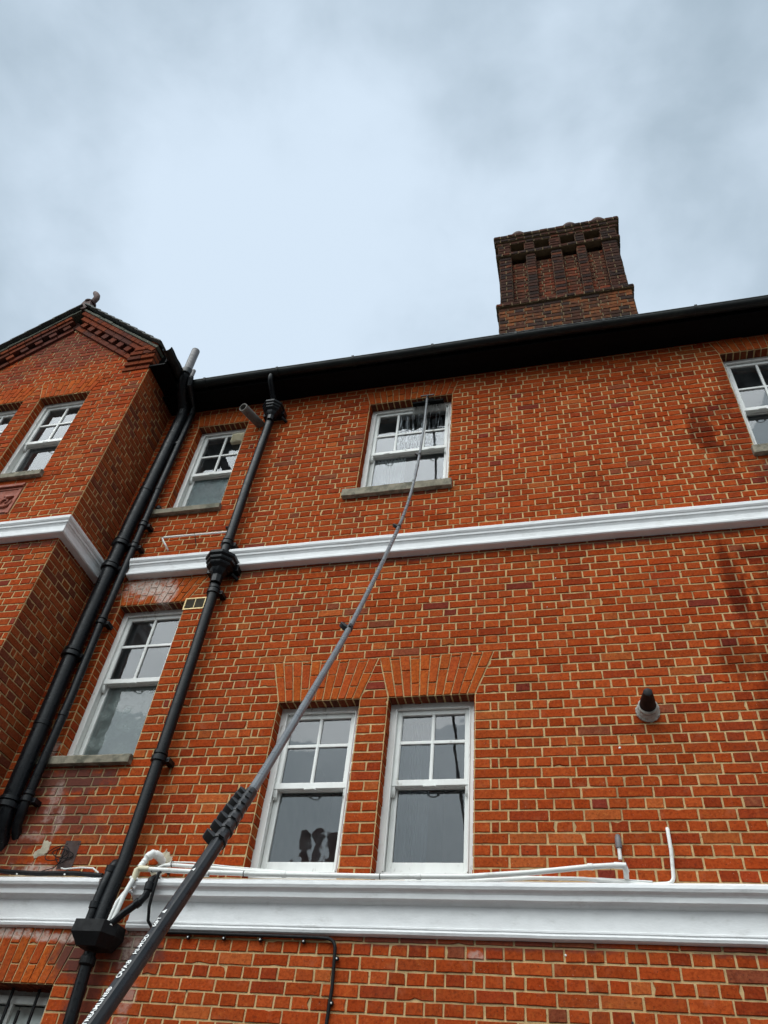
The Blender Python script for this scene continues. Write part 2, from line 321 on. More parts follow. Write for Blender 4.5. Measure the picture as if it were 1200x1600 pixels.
def tag(o, label=None, cat=None, group=None, kind=None):
    if label: o['label'] = label
    if cat: o['category'] = cat
    if group: o['group'] = group
    if kind: o['kind'] = kind
    return o
def empty(name, loc=(0, 0, 0), **k):
    o = bpy.data.objects.new(name, None); o.empty_display_size = 0.2; C.objects.link(o); o.location = loc
    tag(o, **k); return o
def thing(name, loc, **k):
    """an Empty at the thing's base; its parts are built in world space and keep it through the parent inverse"""
    o = empty(name, loc, **k); return o
def fix(o):
    p = o.parent
    mw = Matrix.Translation(V(p.location)) if p and p.parent is None else None
    if mw: o.matrix_parent_inverse = mw.inverted()
def allfix(root):
    for ch in [x for x in bpy.data.objects if x.parent == root]: fix(ch)

# ------------------------------------------------------------------ brickwork
PH = 0.054; CO = 0.075; PI2 = 0.2308
def L(k): return PH + CO * k
def pal(kind):
    t = random.random(); q = random.random(); b = random.uniform(0.82, 1.12)
    if kind == 'arch': c = (0.49 + 0.06 * q, 0.085 + 0.03 * q, 0.022); b = random.uniform(0.9, 1.1)
    elif kind == 'stack':
        if t < 0.55: c = (0.080, 0.034, 0.024)
        elif t < 0.72: c = (0.14, 0.045, 0.026)
        else: c = (0.045, 0.029, 0.026)
    elif kind == 'stackbase':
        if t < 0.35: c = (0.10, 0.045, 0.03)
        elif t < 0.8: c = (0.24, 0.085, 0.036)
        else: c = (0.06, 0.04, 0.035)
    elif kind == 'panelred':
        c = (0.19 + .05 * q, 0.058, 0.030)
        if t < 0.35: c = (0.12, 0.052, 0.032)
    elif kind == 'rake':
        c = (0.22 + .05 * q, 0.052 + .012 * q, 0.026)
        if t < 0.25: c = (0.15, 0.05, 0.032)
    elif kind == 'side':
        c = (0.36 + .05 * q, 0.075 + .02 * q, 0.028)
        if t < 0.18: c = (0.24, 0.065, 0.035)
    else:
        if t < 0.80: c = (0.43 + 0.06 * q, 0.062 + 0.026 * q, 0.013 + .008 * q)
        elif t < 0.93: c = (0.375, 0.055, 0.016)
        elif t < 0.94: c = (0.27, 0.045, 0.026)
        elif t < 0.985: c = (0.50, 0.115, 0.03)
        else: c = (0.30, 0.075, 0.035)
    return (c[0] * b * .80, c[1] * b * .80, c[2] * b * .80)
def brick(mb, F, quad, kind='main', joint=0.0060, rough=1.0, step=0.04, proud=0.0):
    """F=(O,U,Vv,N); quad = 4 (u,v) corners counter-clockwise"""
    O, U, W_, N = F
    cx = sum(p[0] for p in quad) / 4; cy = sum(p[1] for p in quad) / 4
    q = []
    for i in range(4):     # inset by half a joint
        p = V(quad[i]); a = (V(quad[(i + 1) % 4]) - p); b = (V(quad[i - 1]) - p)
        if a.length < 0.018 or b.length < 0.018: return
        a.normalize(); b.normalize(); sn = abs(a.x * b.y - a.y * b.x) or 1
        j = joint + random.uniform(-0.0012, 0.0016) * rough
        p = p + (a + b) * (j / sn); q.append(V((p.x + random.uniform(-.0011, .0011) * rough, p.y + random.uniform(-.0013, .0013) * rough)))
    pts = []
    for i in range(4):
        a = q[i]; b = q[(i + 1) % 4]; d = b - a; n = max(1, int(round(d.length / step))); nn = V((-d.y, d.x)).normalized()
        for k in range(n):
            t = k / n; p = a + d * t
            if k: p = p + nn * random.uniform(-.0013, .0013) * rough
            pts.append(p)
    for k in range(len(pts)):
        if random.random() < 0.012 * rough: pts[k] = pts[k] + (V((cx, cy)) - pts[k]).normalized() * random.uniform(.004, .012)
    n = len(pts); d0 = random.uniform(-.0024, .0022) * rough + proud; tx = random.uniform(-.006, .006) * rough; ty = random.uniform(-.02, .02) * rough
    c = V((cx, cy)); P = []
    for dep, ins in ((-0.014, 0.0), (0.0024, 0.0004), (0.0050, 0.0036)):
        for p in pts:
            dd = p - c; l = dd.length; pp = p - dd * (ins / l) if l else p
            P.append(O + U * pp.x + W_ * pp.y + N * (dep + d0 + (dd.x * tx + dd.y * ty if dep > 0 else 0)))
    FF = []
    for rix in range(2):
        for k in range(n):
            a = rix * n + k; b = rix * n + (k + 1) % n; FF.append((a, b, b + n, a + n))
    FF.append(tuple(range(2 * n, 3 * n)))
    mb.add(P, FF, pal(kind))
def lay_interval(mb, F, v0, v1, a0, a1, b0, b1, stretcher, phase, kind, quoinL=True, quoinR=True, closer=True):
    """bricks of one course between slanted ends: left edge a0 (bottom) a1 (top), right edge b0/b1"""
    am = (a0 + a1) / 2; bm = (b0 + b1) / 2
    if bm - am < 0.03: return
    H = PI2 / 2
    cuts = []
    w = bm - am
    if w <= PI2 * 1.15:
        if stretcher or w < H * 1.3: cuts = []
        else: cuts = [am + w / 2 + random.uniform(-.004, .004)]
    elif w <= PI2 * 2.4 and False: pass
    else:
        lo, hi = am, bm
        if quoinL:
            if stretcher: lo = am + PI2; cuts.append(lo)
            else:
                cuts.append(am + H); lo = am + H
                if closer: lo += H / 2; cuts.append(lo)
        if quoinR:
            if stretcher:
                hi = bm - PI2; cuts.append(hi)
                pass
            else:
                cuts.append(bm - H); hi = bm - H
                if closer: hi -= H / 2; cuts.append(hi)
        pitch = PI2 if stretcher else H
        if quoinL and quoinR:
            ns = max(1, round((w - 2 * PI2) / PI2)); nn_ = ns if stretcher else 2 * ns + 1
            pitch = (hi - lo) / nn_; phase = lo
        k = math.ceil((lo - phase) / pitch - 1e-6)
        x = phase + k * pitch
        while x < hi:
            if x - lo > pitch * 0.30 and hi - x > pitch * 0.30: cuts.append(x + random.uniform(-.004, .004))
            x += pitch
        cuts = sorted(cc for cc in cuts if am + .03 < cc < bm - .03)
    e = [None] + cuts + [None]
    for i in range(len(e) - 1):
        l0, l1 = (a0, a1) if e[i] is None else (e[i], e[i])
        r0, r1 = (b0, b1) if e[i + 1] is None else (e[i + 1], e[i + 1])
        if (r0 + r1) / 2 - (l0 + l1) / 2 < 0.02: continue
        if r0 - l0 < 0.019 or r1 - l1 < 0.019: # triangle-ish slivers beside arches
            m0 = max(r0, l0 + .02); m1 = max(r1, l1 + .02); r0, r1 = m0, m1
        brick(mb, F, [(l0, v0), (r0, v0), (r1, v1), (l1, v1)], kind)
def wall_bricks(mb, F, u0, u1, k0, k1, blocks, kind='main', phase=0.0, quL=True, quR=True, lim=None):
    """blocks: (z0,z1, xl_bottom, xl_top, xr_bottom, xr_top)"""
    for k in range(k0, k1):
        z0 = L(k); z1 = L(k + 1); zm = (z0 + z1) / 2
        a0 = a1 = u0; b0 = b1 = u1
        if lim:
            q = lim(z0, z1)
            if q is None: continue
            a0, a1, b0, b1 = q
        segs = []
        for (s0, s1, xl0, xl1, xr0, xr1) in blocks:
            if s0 < zm < s1:
                ta = (z0 - s0) / (s1 - s0); tb = (z1 - s0) / (s1 - s0)
                segs.append((xl0 + (xl1 - xl0) * ta, xl0 + (xl1 - xl0) * tb, xr0 + (xr1 - xr0) * ta, xr0 + (xr1 - xr0) * tb))
        segs.sort()
        cur = (a0, a1); first = True
        st = (k % 2 == 0); ph = phase + random.uniform(-.004, .004) + (0 if st else PI2 / 4)
        if st and (k // 2) % 2: ph += random.choice((0, 0.012, -0.01))
        for sgm in segs:
            slant = abs(sgm[0] - sgm[1]) > 1e-4
            lay_interval(mb, F, z0, z1, cur[0], cur[1], sgm[0], sgm[1], st, ph, kind, quL if first else not slant0, not slant)
            cur = (sgm[2], sgm[3]); first = False; slant0 = abs(sgm[2] - sgm[3]) > 1e-4
        lay_interval(mb, F, z0, z1, cur[0], cur[1], b0, b1, st, ph, kind, quL if first else not slant0, quR and not lim)
def arch_bricks(mb, F, xl0, xr0, xl1, xr1, z0, z1, n, seed=0, kind='arch'):
    rnd = random.Random(seed)
    H = z1 - z0
    for i in range(n):
        t0 = i / n; t1 = (i + 1) / n
        def X(t, h): a = xl0 + (xr0 - xl0) * t; b = xl1 + (xr1 - xl1) * t; return a + (b - a) * h
        if H < 0.16: sp = [0, 1]
        elif H < 0.25: sp = [0, 0.5, 1] if i % 2 else [0, 1]
        elif H < 0.32: sp = [0, 0.36, 1] if i % 2 else [0, 0.66, 1]
        else: sp = [0, 0.30, 0.92, 1] if i % 2 else [0, 0.62, 1]
        for a, b in zip(sp[:-1], sp[1:]):
            brick(mb, F, [(X(t0, a), z0 + H * a), (X(t1, a), z0 + H * a), (X(t1, b), z0 + H * b), (X(t0, b), z0 + H * b)], kind, joint=0.0042, rough=0.8, proud=0.0012)
def sheet(mb, F, u0, u1, v0, v1, holes, dep=-0.0012, lim=None):
    """mortar bed behind the bricks with holes; lim(v)->(ulo,uhi) optional"""
    O, U, W_, N = F
    us = sorted(set([u0, u1] + [min(max(h[i], u0), u1) for h in holes for i in (0, 1)])); vs = sorted(set([v0, v1] + [min(max(h[i], v0), v1) for h in holes for i in (2, 3)]))
    for i in range(len(us) - 1):
        for j in range(len(vs) - 1):
            cu = (us[i] + us[i + 1]) / 2; cv = (vs[j] + vs[j + 1]) / 2
            if us[i + 1] - us[i] < 1e-5 or vs[j + 1] - vs[j] < 1e-5: continue
            if any(h[0] < cu < h[1] and h[2] < cv < h[3] for h in holes): continue
            P = [O + U * a + W_ * b + N * dep for a, b in ((us[i], vs[j]), (us[i + 1], vs[j]), (us[i + 1], vs[j + 1]), (us[i], vs[j + 1]))]
            mb.add(P, [(0, 1, 2, 3)])
X_, Y_, Z_ = V((1, 0, 0)), V((0, 1, 0)), V((0, 0, 1))
FM = (V((0, 0, 0)), X_, Z_, -Y_)
YW = -0.67; XR = -4.6
FWG = (V((0, YW, 0)), X_, Z_, -Y_)
FRT = (V((XR, 0, 0)), Y_, Z_, X_)

# openings: x0, x1, bottom course, top course, arch courses, arch splay left/right, arch voussoirs
# wins: (name, F, x0,x1,zb,zt, archTop, splayL, splayR, n)
OPEN = [
    dict(id='M', x0=-2.005, x1=-1.065, kb=95, kt=114, ka=117, sl=.06, sr=.06, n=14),
    dict(id='L', x0=-4.13, x1=-3.485, kb=95, kt=114, ka=117, sl=.05, sr=.05, n=10),
    dict(id='LL', x0=-4.185, x1=-3.495, kb=57, kt=78, ka=82, sl=.07, sr=.15, n=11),
    dict(id='PL', x0=-2.35, x1=-1.676, kb=45, kt=63, ka=68, sl=.11, sr=.115, n=11),
    dict(id='PR', x0=-1.448, x1=-0.777, kb=45, kt=63, ka=68, sl=.105, sr=.145, n=11),
    dict(id='R', x0=1.725, x1=2.66, kb=95, kt=115, ka=118, sl=.06, sr=.06, n=14),
    dict(id='G', x0=-4.20, x1=-3.50, kb=12, kt=36, ka=41, sl=.05, sr=.10, n=11),
]
OPENW = [
    dict(id='W1', x0=-5.94, x1=-5.262, kb=96, kt=115, ka=119, sl=.10, sr=.09, n=11),
    dict(id='W2', x0=-6.85, x1=-6.17, kb=96, kt=115, ka=119, sl=.09, sr=.10, n=11),
]
brick_building = empty('brick_building', (0, 0, 0), label='red brick building with white stone bands, sash windows, gabled wing and tall chimney', cat='building')
B = brick_building
APX, APZ, SL = -6.08, 10.20, 0.86
def do_wall(F, yp, u0, u1, k1, opens, name, extra_holes=(), lim=None, phase=0.0, quL=False, quR=False, label=None, ztop=9.0):
    mb = MB(); mo = MB(); ya = yp
    blocks = []; holes = []
    for o in opens:
        zb, zt, za = L(o['kb']), L(o['kt']), L(o['ka'])
        blocks.append((zb, zt, o['x0'], o['x0'], o['x1'], o['x1'])); blocks.append((zt, za, o['x0'], o['x0'] - o['sl'], o['x1'], o['x1'] + o['sr']))
        holes.append((o['x0'], o['x1'], zb, zt))
        arch_bricks(mb, F, o['x0'], o['x1'], o['x0'] - o['sl'], o['x1'] + o['sr'], zt, za, o['n'])
        # jambs, head
        FL = (V((o['x0'], 0, 0)), Y_, Z_, X_); FRr = (V((o['x1'], 0, 0)), -Y_, Z_, -X_); FH = (V((0, 0, zt)), X_, -Y_, -Z_)
        for k in range(o['kb'], o['kt']):
            wj = 0.108 if o['id'] != 'G' else 0.19
            brick(mb, FL, [(ya, L(k)), (ya + wj, L(k)), (ya + wj, L(k + 1)), (ya, L(k + 1))], 'main', step=.05)
            brick(mb, FRr, [(-ya - wj, L(k)), (-ya, L(k)), (-ya, L(k + 1)), (-ya - wj, L(k + 1))], 'main', step=.05)
        for i in range(o['n']):
            a = o['x0'] + (o['x1'] - o['x0']) * i / o['n']; bb = o['x0'] + (o['x1'] - o['x0']) * (i + 1) / o['n']
            brick(mb, FH, [(a, -ya - wj), (bb, -ya - wj), (bb, -ya), (a, -ya)], 'rake', step=.05)  # darker palette on the head bricks: shade under the arch put into the colour
        wm = wj + .022; sheet(mo, FL, ya + .002, ya + wm, zb, zt, []); sheet(mo, FRr, -ya - wm, -ya - .002, zb, zt, []); sheet(mo, FH, o['x0'], o['x1'], -ya - wm, -ya - .002, [])
    for h in extra_holes: blocks.append((h[2], h[3], h[0], h[0], h[1], h[1]))
    wall_bricks(mb, F, u0, u1, 0, k1, blocks, phase=phase, quL=quL, quR=quR, lim=lim)
    if lim:
        sheet(mo, F, u0, u1, 0, 8.95, holes)
        O, U, W_, N = F; hw = (APZ - 8.95) / SL
        P = [O + U * a + W_ * b + N * -0.0005 for a, b in ((u0, 8.95), (u1, 8.95), (u1, 9.0), (APX + hw * .93, 9.05), (APX, APZ + .05), (APX - hw * .93, 9.05), (u0, 9.0))]
        mo.add(P, [(0, 1, 2, 3, 4, 5, 6)])
    else: sheet(mo, F, u0, u1, 0, ztop, holes)
    w = mb.build(name, 'brick', B, colattr=True, label=label)
    mo.build('mortar_bed', 'mortar', w); w['label'] = label or ''
    return w
air = (-3.495, -3.275, L(76) + .02, L(78) + .02)
do_wall(FM, 0.0, XR, 4.6, 119, OPEN, 'wall', phase=-0.07, label='main red brick wall in English bond')
def gl(z0, z1):
    a0 = b0 = a1 = b1 = None
    def e(z):
        if z < 9.02: return (-7.56, XR)
        hw = (APZ + .10 - z) / SL
        return (APX - hw, APX + hw)
    if z1 > APZ + .02: return None
    l0, r0 = e(z0); l1, r1 = e(z1)
    if z0 < 9.02: l0, r0 = -7.56, XR; l1, r1 = -7.56, XR
    return (l0, l1, r0, r1)
PANEL = (-6.79, -5.36, L(88) - .001, L(94))
do_wall(FWG, YW, -7.56, XR, 136, OPENW, 'wall', lim=gl, quL=True, quR=True, phase=-4.6, extra_holes=(PANEL,), label='gabled front of the projecting brick wing')
mb = MB(); mo = MB()
for k in range(0, 120):
    z0, z1 = L(k), L(k + 1)
    if k % 2: cuts = [YW, YW + .226, YW + .226 + .2305, 0.0]
    else: cuts = [YW, YW + .113, YW + .17, YW + .285, YW + .40, YW + .515, 0.0]
    for a, b_ in zip(cuts[:-1], cuts[1:]): brick(mb, FRT, [(a, z0), (b_, z0), (b_, z1), (a, z1)], 'side')
sheet(mo, FRT, YW, 0.0, 0, 9.1, [])
wr = mb.build('wall', 'brick', B, colattr=True, label='side return wall of the projecting wing'); mo.build('mortar_bed', 'mortar', wr)
# closed body behind the brick faces (seen only from the side)
mb = MB()
mb.box(XR, 4.59, 3.9, 4.0, 0, 9.0); mb.box(4.5, 4.6, 0.02, 3.9, 0, 9.0); mb.box(-7.56, -7.46, YW + .02, 3.9, 0, 9.0); mb.box(-7.56, XR, 3.9, 4.0, 0, 9.0)
mb.build('rear_wall', 'brick2', B)

# ------------------------------------------------------------------ white bands
def band(prof, pieces, name, label):
    mb = MB()
    for (A, ea, Lx) in pieces:
        mb.prism(prof, A, ea, Z_, Lx)
    return mb
UP = [(0, 6.228), (.070, 6.232), (.080, 6.240), (.082, 6.256), (.072, 6.262), (.068, 6.275), (.068, 6.325), (.078, 6.345), (.088, 6.352), (.090, 6.372), (.097, 6.378), (.106, 6.392), (.108, 6.420), (.100, 6.430), (0, 6.455)]
LO = [(0, 3.085), (.022, 3.088), (.036, 3.094), (.042, 3.108), (.036, 3.120), (.041, 3.126), (.041, 3.135), (.030, 3.140), (.028, 3.262), (.048, 3.270), (.064, 3.280), (.090, 3.284), (.094, 3.312), (.102, 3.322), (.120, 3.334), (.128, 3.350), (.126, 3.370), (.112, 3.378), (0, 3.425)]
def run_x(mb, prof, x0, x1, yp, mitre0=0.0, mitre1=0.0, step=0.25, wob=0.0015):
    """profile swept along x with hand-made wobble; mitre: how far the end shifts per unit of projection"""
    n = max(1, int((x1 - x0) / step)); P = []; m_ = len(prof)
    for i in range(n + 1):
        t = i / n; x = x0 + (x1 - x0) * t; wz = random.uniform(-wob, wob)
        for d, z in prof:
            xx = x + (mitre0 * d if i == 0 else 0) + (mitre1 * d if i == n else 0)
            P.append(V((xx, yp - d + random.uniform(-.0006, .0006), z + wz)))
    F = []
    for i in range(n):
        for k in range(m_):
            a = i * m_ + k; b = i * m_ + (k + 1) % m_; F.append((a, a + m_, b + m_, b))
    F += [tuple(range(m_)), tuple(range(n * m_, (n + 1) * m_))[::-1]]
    mb.add(P, F)
def run_y(mb, prof, y0, y1, xp, mitre0=0.0, step=0.2, wob=0.0012):
    n = max(1, int((y1 - y0) / step)); P = []; m_ = len(prof)
    for i in range(n + 1):
        y = y0 + (y1 - y0) * i / n; wz = random.uniform(-wob, wob)
        for d, z in prof: P.append(V((xp + d, y + (mitre0 * d if i == 0 else 0), z + wz)))
    F = []
    for i in range(n):
        for k in range(m_):
            a = i * m_ + k; b = i * m_ + (k + 1) % m_; F.append((a, a + m_, b + m_, b))
    F += [tuple(range(m_)), tuple(range(n * m_, (n + 1) * m_))[::-1]]
    mb.add(P, F)
mb = MB(); run_x(mb, UP, -4.205, 4.6, -0.002)
mb.build('stone_band', 'white', B, label='upper white painted band across the main wall')
mb = MB(); run_x(mb, UP, -7.56, XR, YW - .002, mitre1=1.0); run_y(mb, UP, YW - .002, 0.0, XR, mitre0=-1.0); run_x(mb, UP, XR + .1, -4.47, -0.002)
mb.build('stone_band', 'white', B, label='upper white painted band turning the corner of the wing')
mb = MB(); run_x(mb, LO, XR, -3.335, -0.002)
mb.build('cornice', 'white', B, label='lower white cornice left of the drainpipe')
mb = MB(); run_x(mb, LO, -3.085, 4.6, -0.002)
mb.build('cornice', 'white', B, label='deep lower white cornice right of the drainpipe')
mb = MB()  # broken chalky end of the cornice beside the pipe
for i in range(16):
    c = V((-3.085 + random.uniform(-.02, .035), -random.uniform(.04, .13), 3.30 + random.uniform(-.02, .09))); rr = random.uniform(.008, .018)
    mb.lathe(c, [(rr * .3, -rr * .8), (rr, -rr * .2), (rr * .8, rr * .5), (rr * .2, rr * .8)], 7, (random.random(), random.random(), 1))
mb.build('broken_plaster', 'white', B)

# ------------------------------------------------------------------ sills
def sill(x0, x1, z0, z1, yp, par, pr=.055):
    mb = MB(); prof = [(-.13, z0), (pr, z0), (pr + .002, z1 - .012), (pr - .012, z1), (-.13, z1 + .012)]
    n = 9; P = []
    for i in range(n + 1):
        x = x0 + (x1 - x0) * i / n; j = random.uniform(-.0022, .0022)
        for d, z in prof: P.append(V((x, yp - d + j, z + random.uniform(-.0015, .0015))))
    F = []; m_ = len(prof)
    for i in range(n):
        for k in range(m_):
            a = i * m_ + k; b = i * m_ + (k + 1) % m_; F.append((a, a + m_, b + m_, b))
    F += [tuple(range(m_)), tuple(range(n * m_, (n + 1) * m_))[::-1]]
    mb.add(P, F); return mb.build('sill', 'stone', par, bevel=.003)

# ------------------------------------------------------------------ sash windows
def win(x0, x1, zb, zt, zm, cols, yp, zbar=None, label=None, low='glass', up='glass', silld=None, room='room', curtain=None, bottom_rail=.085, muntins=None, fm='frame'):
    root = empty('sash_window', (0, 0, 0)); root.parent = B
    if label: root['label'] = label
    jw = .045; yf = yp + .104
    zb_ = zb
    mb = MB()
    mb.box(x0 - .01, x0 + jw, yf, yf + .14, zb_, zt + .01); mb.box(x1 - jw, x1 + .01, yf, yf + .14, zb_, zt + .01)
    mb.box(x0 + jw, x1 - jw, yf, yf + .14, zt - .04, zt + .01); mb.box(x0 + jw, x1 - jw, yf + .001, yf + .14, zb_, zb_ + .022)
    if 3 < zb < 3.6: mb.box(x0 - .01, x1 + .01, yf + .004, yf + .13, zb - .085, zb - .001)
    mb.box(x0 + jw, x0 + jw + .012, yf - .006, yf + .014, zb_ + .022, zt - .04); mb.box(x1 - jw - .012, x1 - jw, yf - .006, yf + .014, zb_ + .022, zt - .04)   # staff bead
    mb.box(x0 + jw + .012, x1 - jw - .012, yf - .006, yf + .014, zt - .052, zt - .04)
    mb.build('frame', fm, root, bevel=.003)
    a, b = x0 + jw + .004, x1 - jw - .004; zt_ = zt - .044; st = .042
    yu = yf + .020; mu = MB(); d = .038
    mu.box(a, a + st, yu, yu + d, zm, zt_); mu.box(b - st, b, yu, yu + d, zm, zt_); mu.box(a + st, b - st, yu, yu + d, zt_ - .045, zt_)
    mu.box(a, b, yu - .003, yu + d + .004, zm - .022, zm + .022)                       # meeting rail
    bw = .020
    xs = muntins or [a + st + (b - a - 2 * st) * i / cols for i in range(1, cols)]
    zbar = zbar or (zm + zt_) / 2
    for x in xs: mu.box(x - bw / 2, x + bw / 2, yu + .004, yu + d - .004, zm + .022, zt_ - .045)
    mu.box(a + st, b - st, yu + .006, yu + d - .006, zbar - bw / 2, zbar + bw / 2)
    for sx in (a, b - .032):                                                          # horns
        mu.prism([(0, 0), (.034, 0), (.030, -.03), (.022, -.055), (.008, -.07), (0, -.07)], (sx, yu + .036, zm - .022), -Y_, Z_, X_ * .032)
    mu.build('upper_sash', fm, root, bevel=.0025)
    yl = yu + .048; ml = MB(); zl0 = zb_ + .024
    ml.box(a, a + st, yl, yl + d, zl0, zm + .02); ml.box(b - st, b, yl, yl + d, zl0, zm + .02)
    ml.box(a + st, b - st, yl, yl + d, zl0, zl0 + bottom_rail); ml.box(a + st, b - st, yl + .002, yl + d, zm - .022, zm + .018)
    ml.build('lower_sash', fm, root, bevel=.0025)
    xe = [a + st] + xs + [b - st]
    for (z0, z1) in ((zm + .022, zbar - bw / 2), (zbar + bw / 2, zt_ - .045)):
        for i in range(len(xe) - 1):
            g = MB(); l_ = xe[i] - (.0 if i == 0 else -bw / 2); r_ = xe[i + 1] - (0 if i == len(xe) - 2 else bw / 2)
            tl = [random.uniform(-.0014, .0014) for _ in range(4)]
            yy = yu + .020
            P = [(l_ - .004, yy + tl[0], z0 - .004), (r_ + .004, yy + tl[1], z0 - .004), (r_ + .004, yy + tl[2], z1 + .004), (l_ - .004, yy + tl[0] - tl[1] + tl[2], z1 + .004)]
            g.add([V(p) for p in P], [(0, 1, 2, 3)])
            mt = up
            if isinstance(up, (list, tuple)): mt = up[i % len(up)]
            g.build('pane', mt, root)
            pt = MB()  # putty line, hand-run
            e = .006
            pt.box(l_, r_, yy - .012, yy - .001, z0, z0 + e); pt.box(l_, l_ + e * .7, yy - .012, yy - .001, z0 + e, z1)
            pt.build('putty', 'frame', root)
    g = MB(); yy = yl + .018
    g.add([V(p) for p in ((a + st - .004, yy, zl0 + bottom_rail - .004), (b - st + .004, yy + .001, zl0 + bottom_rail - .004), (b - st + .004, yy + .0015, zm - .018), (a + st - .004, yy + .0005, zm - .018))], [(0, 1, 2, 3)])
    g.build('pane', low, root)
    hx = [(a + b) / 2] if cols == 2 else [a + (b - a) * .22, a + (b - a) * .8]
    for hx_ in hx:
        hd = MB()
        pts = [V((hx_ + .034 * math.cos(t), yu - .004 - .018 * math.sin(t) , zm - .024 - .012 * math.sin(t))) for t in [math.pi * i / 10 for i in range(11)]]
        hd.tube(pts, .0042, 8)
        hd.box(hx_ - .045, hx_ - .028, yu - .008, yu + .004, zm - .032, zm - .020); hd.box(hx_ + .028, hx_ + .045, yu - .008, yu + .004, zm - .032, zm - .020)
        hd.build('sash_handle', 'whitepvc', root, smooth=True)
    rb = MB(); dp = 2.2; e = .25
    rb.add([V(p) for p in ((x0 - e, yf + .15, zb - .5), (x1 + e, yf + .15, zb - .5), (x1 + e, yf + dp, zb - .5), (x0 - e, yf + dp, zb - .5), (x0 - e, yf + .15, zt + .35), (x1 + e, yf + .15, zt + .35), (x1 + e, yf + dp, zt + .35), (x0 - e, yf + dp, zt + .35))],
           [(0, 1, 2, 3), (4, 7, 6, 5), (0, 3, 7, 4), (1, 5, 6, 2), (3, 2, 6, 7)])
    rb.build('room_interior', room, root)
    if curtain:
        for (c0, c1, z0, z1, mt) in curtain:
            cb = MB(); n = 60; P = []; yy = yf + .24
            for i in range(n + 1):
                x = c0 + (c1 - c0) * i / n; dy = .018 * math.sin(i * 1.05) + .008 * math.sin(i * 2.3)
                P += [V((x, yy + dy, z0)), V((x, yy + dy * .7, z1))]
            cb.add(P, [(2 * i, 2 * i + 2, 2 * i + 3, 2 * i + 1) for i in range(n)]); cb.build('curtain', mt, root, smooth=True)
    if silld: sill(*silld, yp, root)
    return root
win(-2.005, -1.065, L(95), L(114), 7.872, 3, 0, zbar=8.17, label='wide six-over-one sash window being washed under the eaves', up=['glass', 'glasswet', 'glasswet'], silld=(-2.13, -1.022, 7.075, L(95)), curtain=[(-1.99, -1.62, 7.1, 8.0, 'curtain')], muntins=[-1.695, -1.385])
wl_ = win(-4.13, -3.485, L(95), L(114), 7.875, 2, 0, zbar=8.185, label='narrow sash window with patterned lower glass beside the drainpipe', low='glassobs', silld=(-4.30, -3.46, 7.105, L(95)), muntins=[-3.80])
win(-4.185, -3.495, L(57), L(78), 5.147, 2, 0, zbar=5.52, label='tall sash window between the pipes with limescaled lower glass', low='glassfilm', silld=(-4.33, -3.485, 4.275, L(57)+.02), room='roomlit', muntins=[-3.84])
win(-2.35, -1.676, 3.495, L(63), 4.137, 2, 0, zbar=4.46, label='left sash window of the lower pair')
win(-1.448, -0.777, 3.495, L(63), 4.144, 2, 0, zbar=4.462, label='right sash window of the lower pair', curtain=[(-1.42, -1.16, 3.5, 4.75, 'blue_blind')])
win(1.725, 2.66, L(95), L(115), 7.89, 3, 0, zbar=8.22, label='sash window at the right edge under the eaves', silld=(1.69, 2.78, 7.07, L(95)))
win(-5.94, -5.262, L(96), L(115), 7.975, 2, YW, zbar=8.29, label='right sash window in the gabled wing', silld=(-6.05, -5.225, 7.175, L(96)))
win(-6.85, -6.17, L(96), L(115), 7.975, 2, YW, zbar=8.29, label='left sash window in the gabled wing', silld=(-6.95, -6.13, 7.175, L(96)))
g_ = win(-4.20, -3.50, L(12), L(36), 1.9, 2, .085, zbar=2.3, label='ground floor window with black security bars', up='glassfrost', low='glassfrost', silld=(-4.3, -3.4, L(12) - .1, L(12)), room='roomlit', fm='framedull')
g_.children[-1].location.y = -.085
mb = MB()
for i in range(7):
    x = -4.15 + i * .1; mb.tube([(x, .09, 1.0), (x, .09, 2.745 if i % 2 else 2.62)], .010, 8)
mb.box(-4.2, -3.5, .08, .10, 1.5, 1.53); mb.box(-4.2, -3.5, .08, .10, 2.1, 2.13)
mb.build('security_bars', 'blackmatt', g_, smooth=True)
# extract fan fixed in the corner pane of the narrow upper window
mb = MB(); mb.box(-3.70, -3.555, .085, .135, 8.36, 8.51)
for i in range(6): mb.obox((-3.693, .085, 8.375 + i * .021), V((.131, 0, 0)), V((0, -.010, -.006)), V((0, 0, .010)))
mb.build('extractor_fan', 'cream', wl_, bevel=.003)

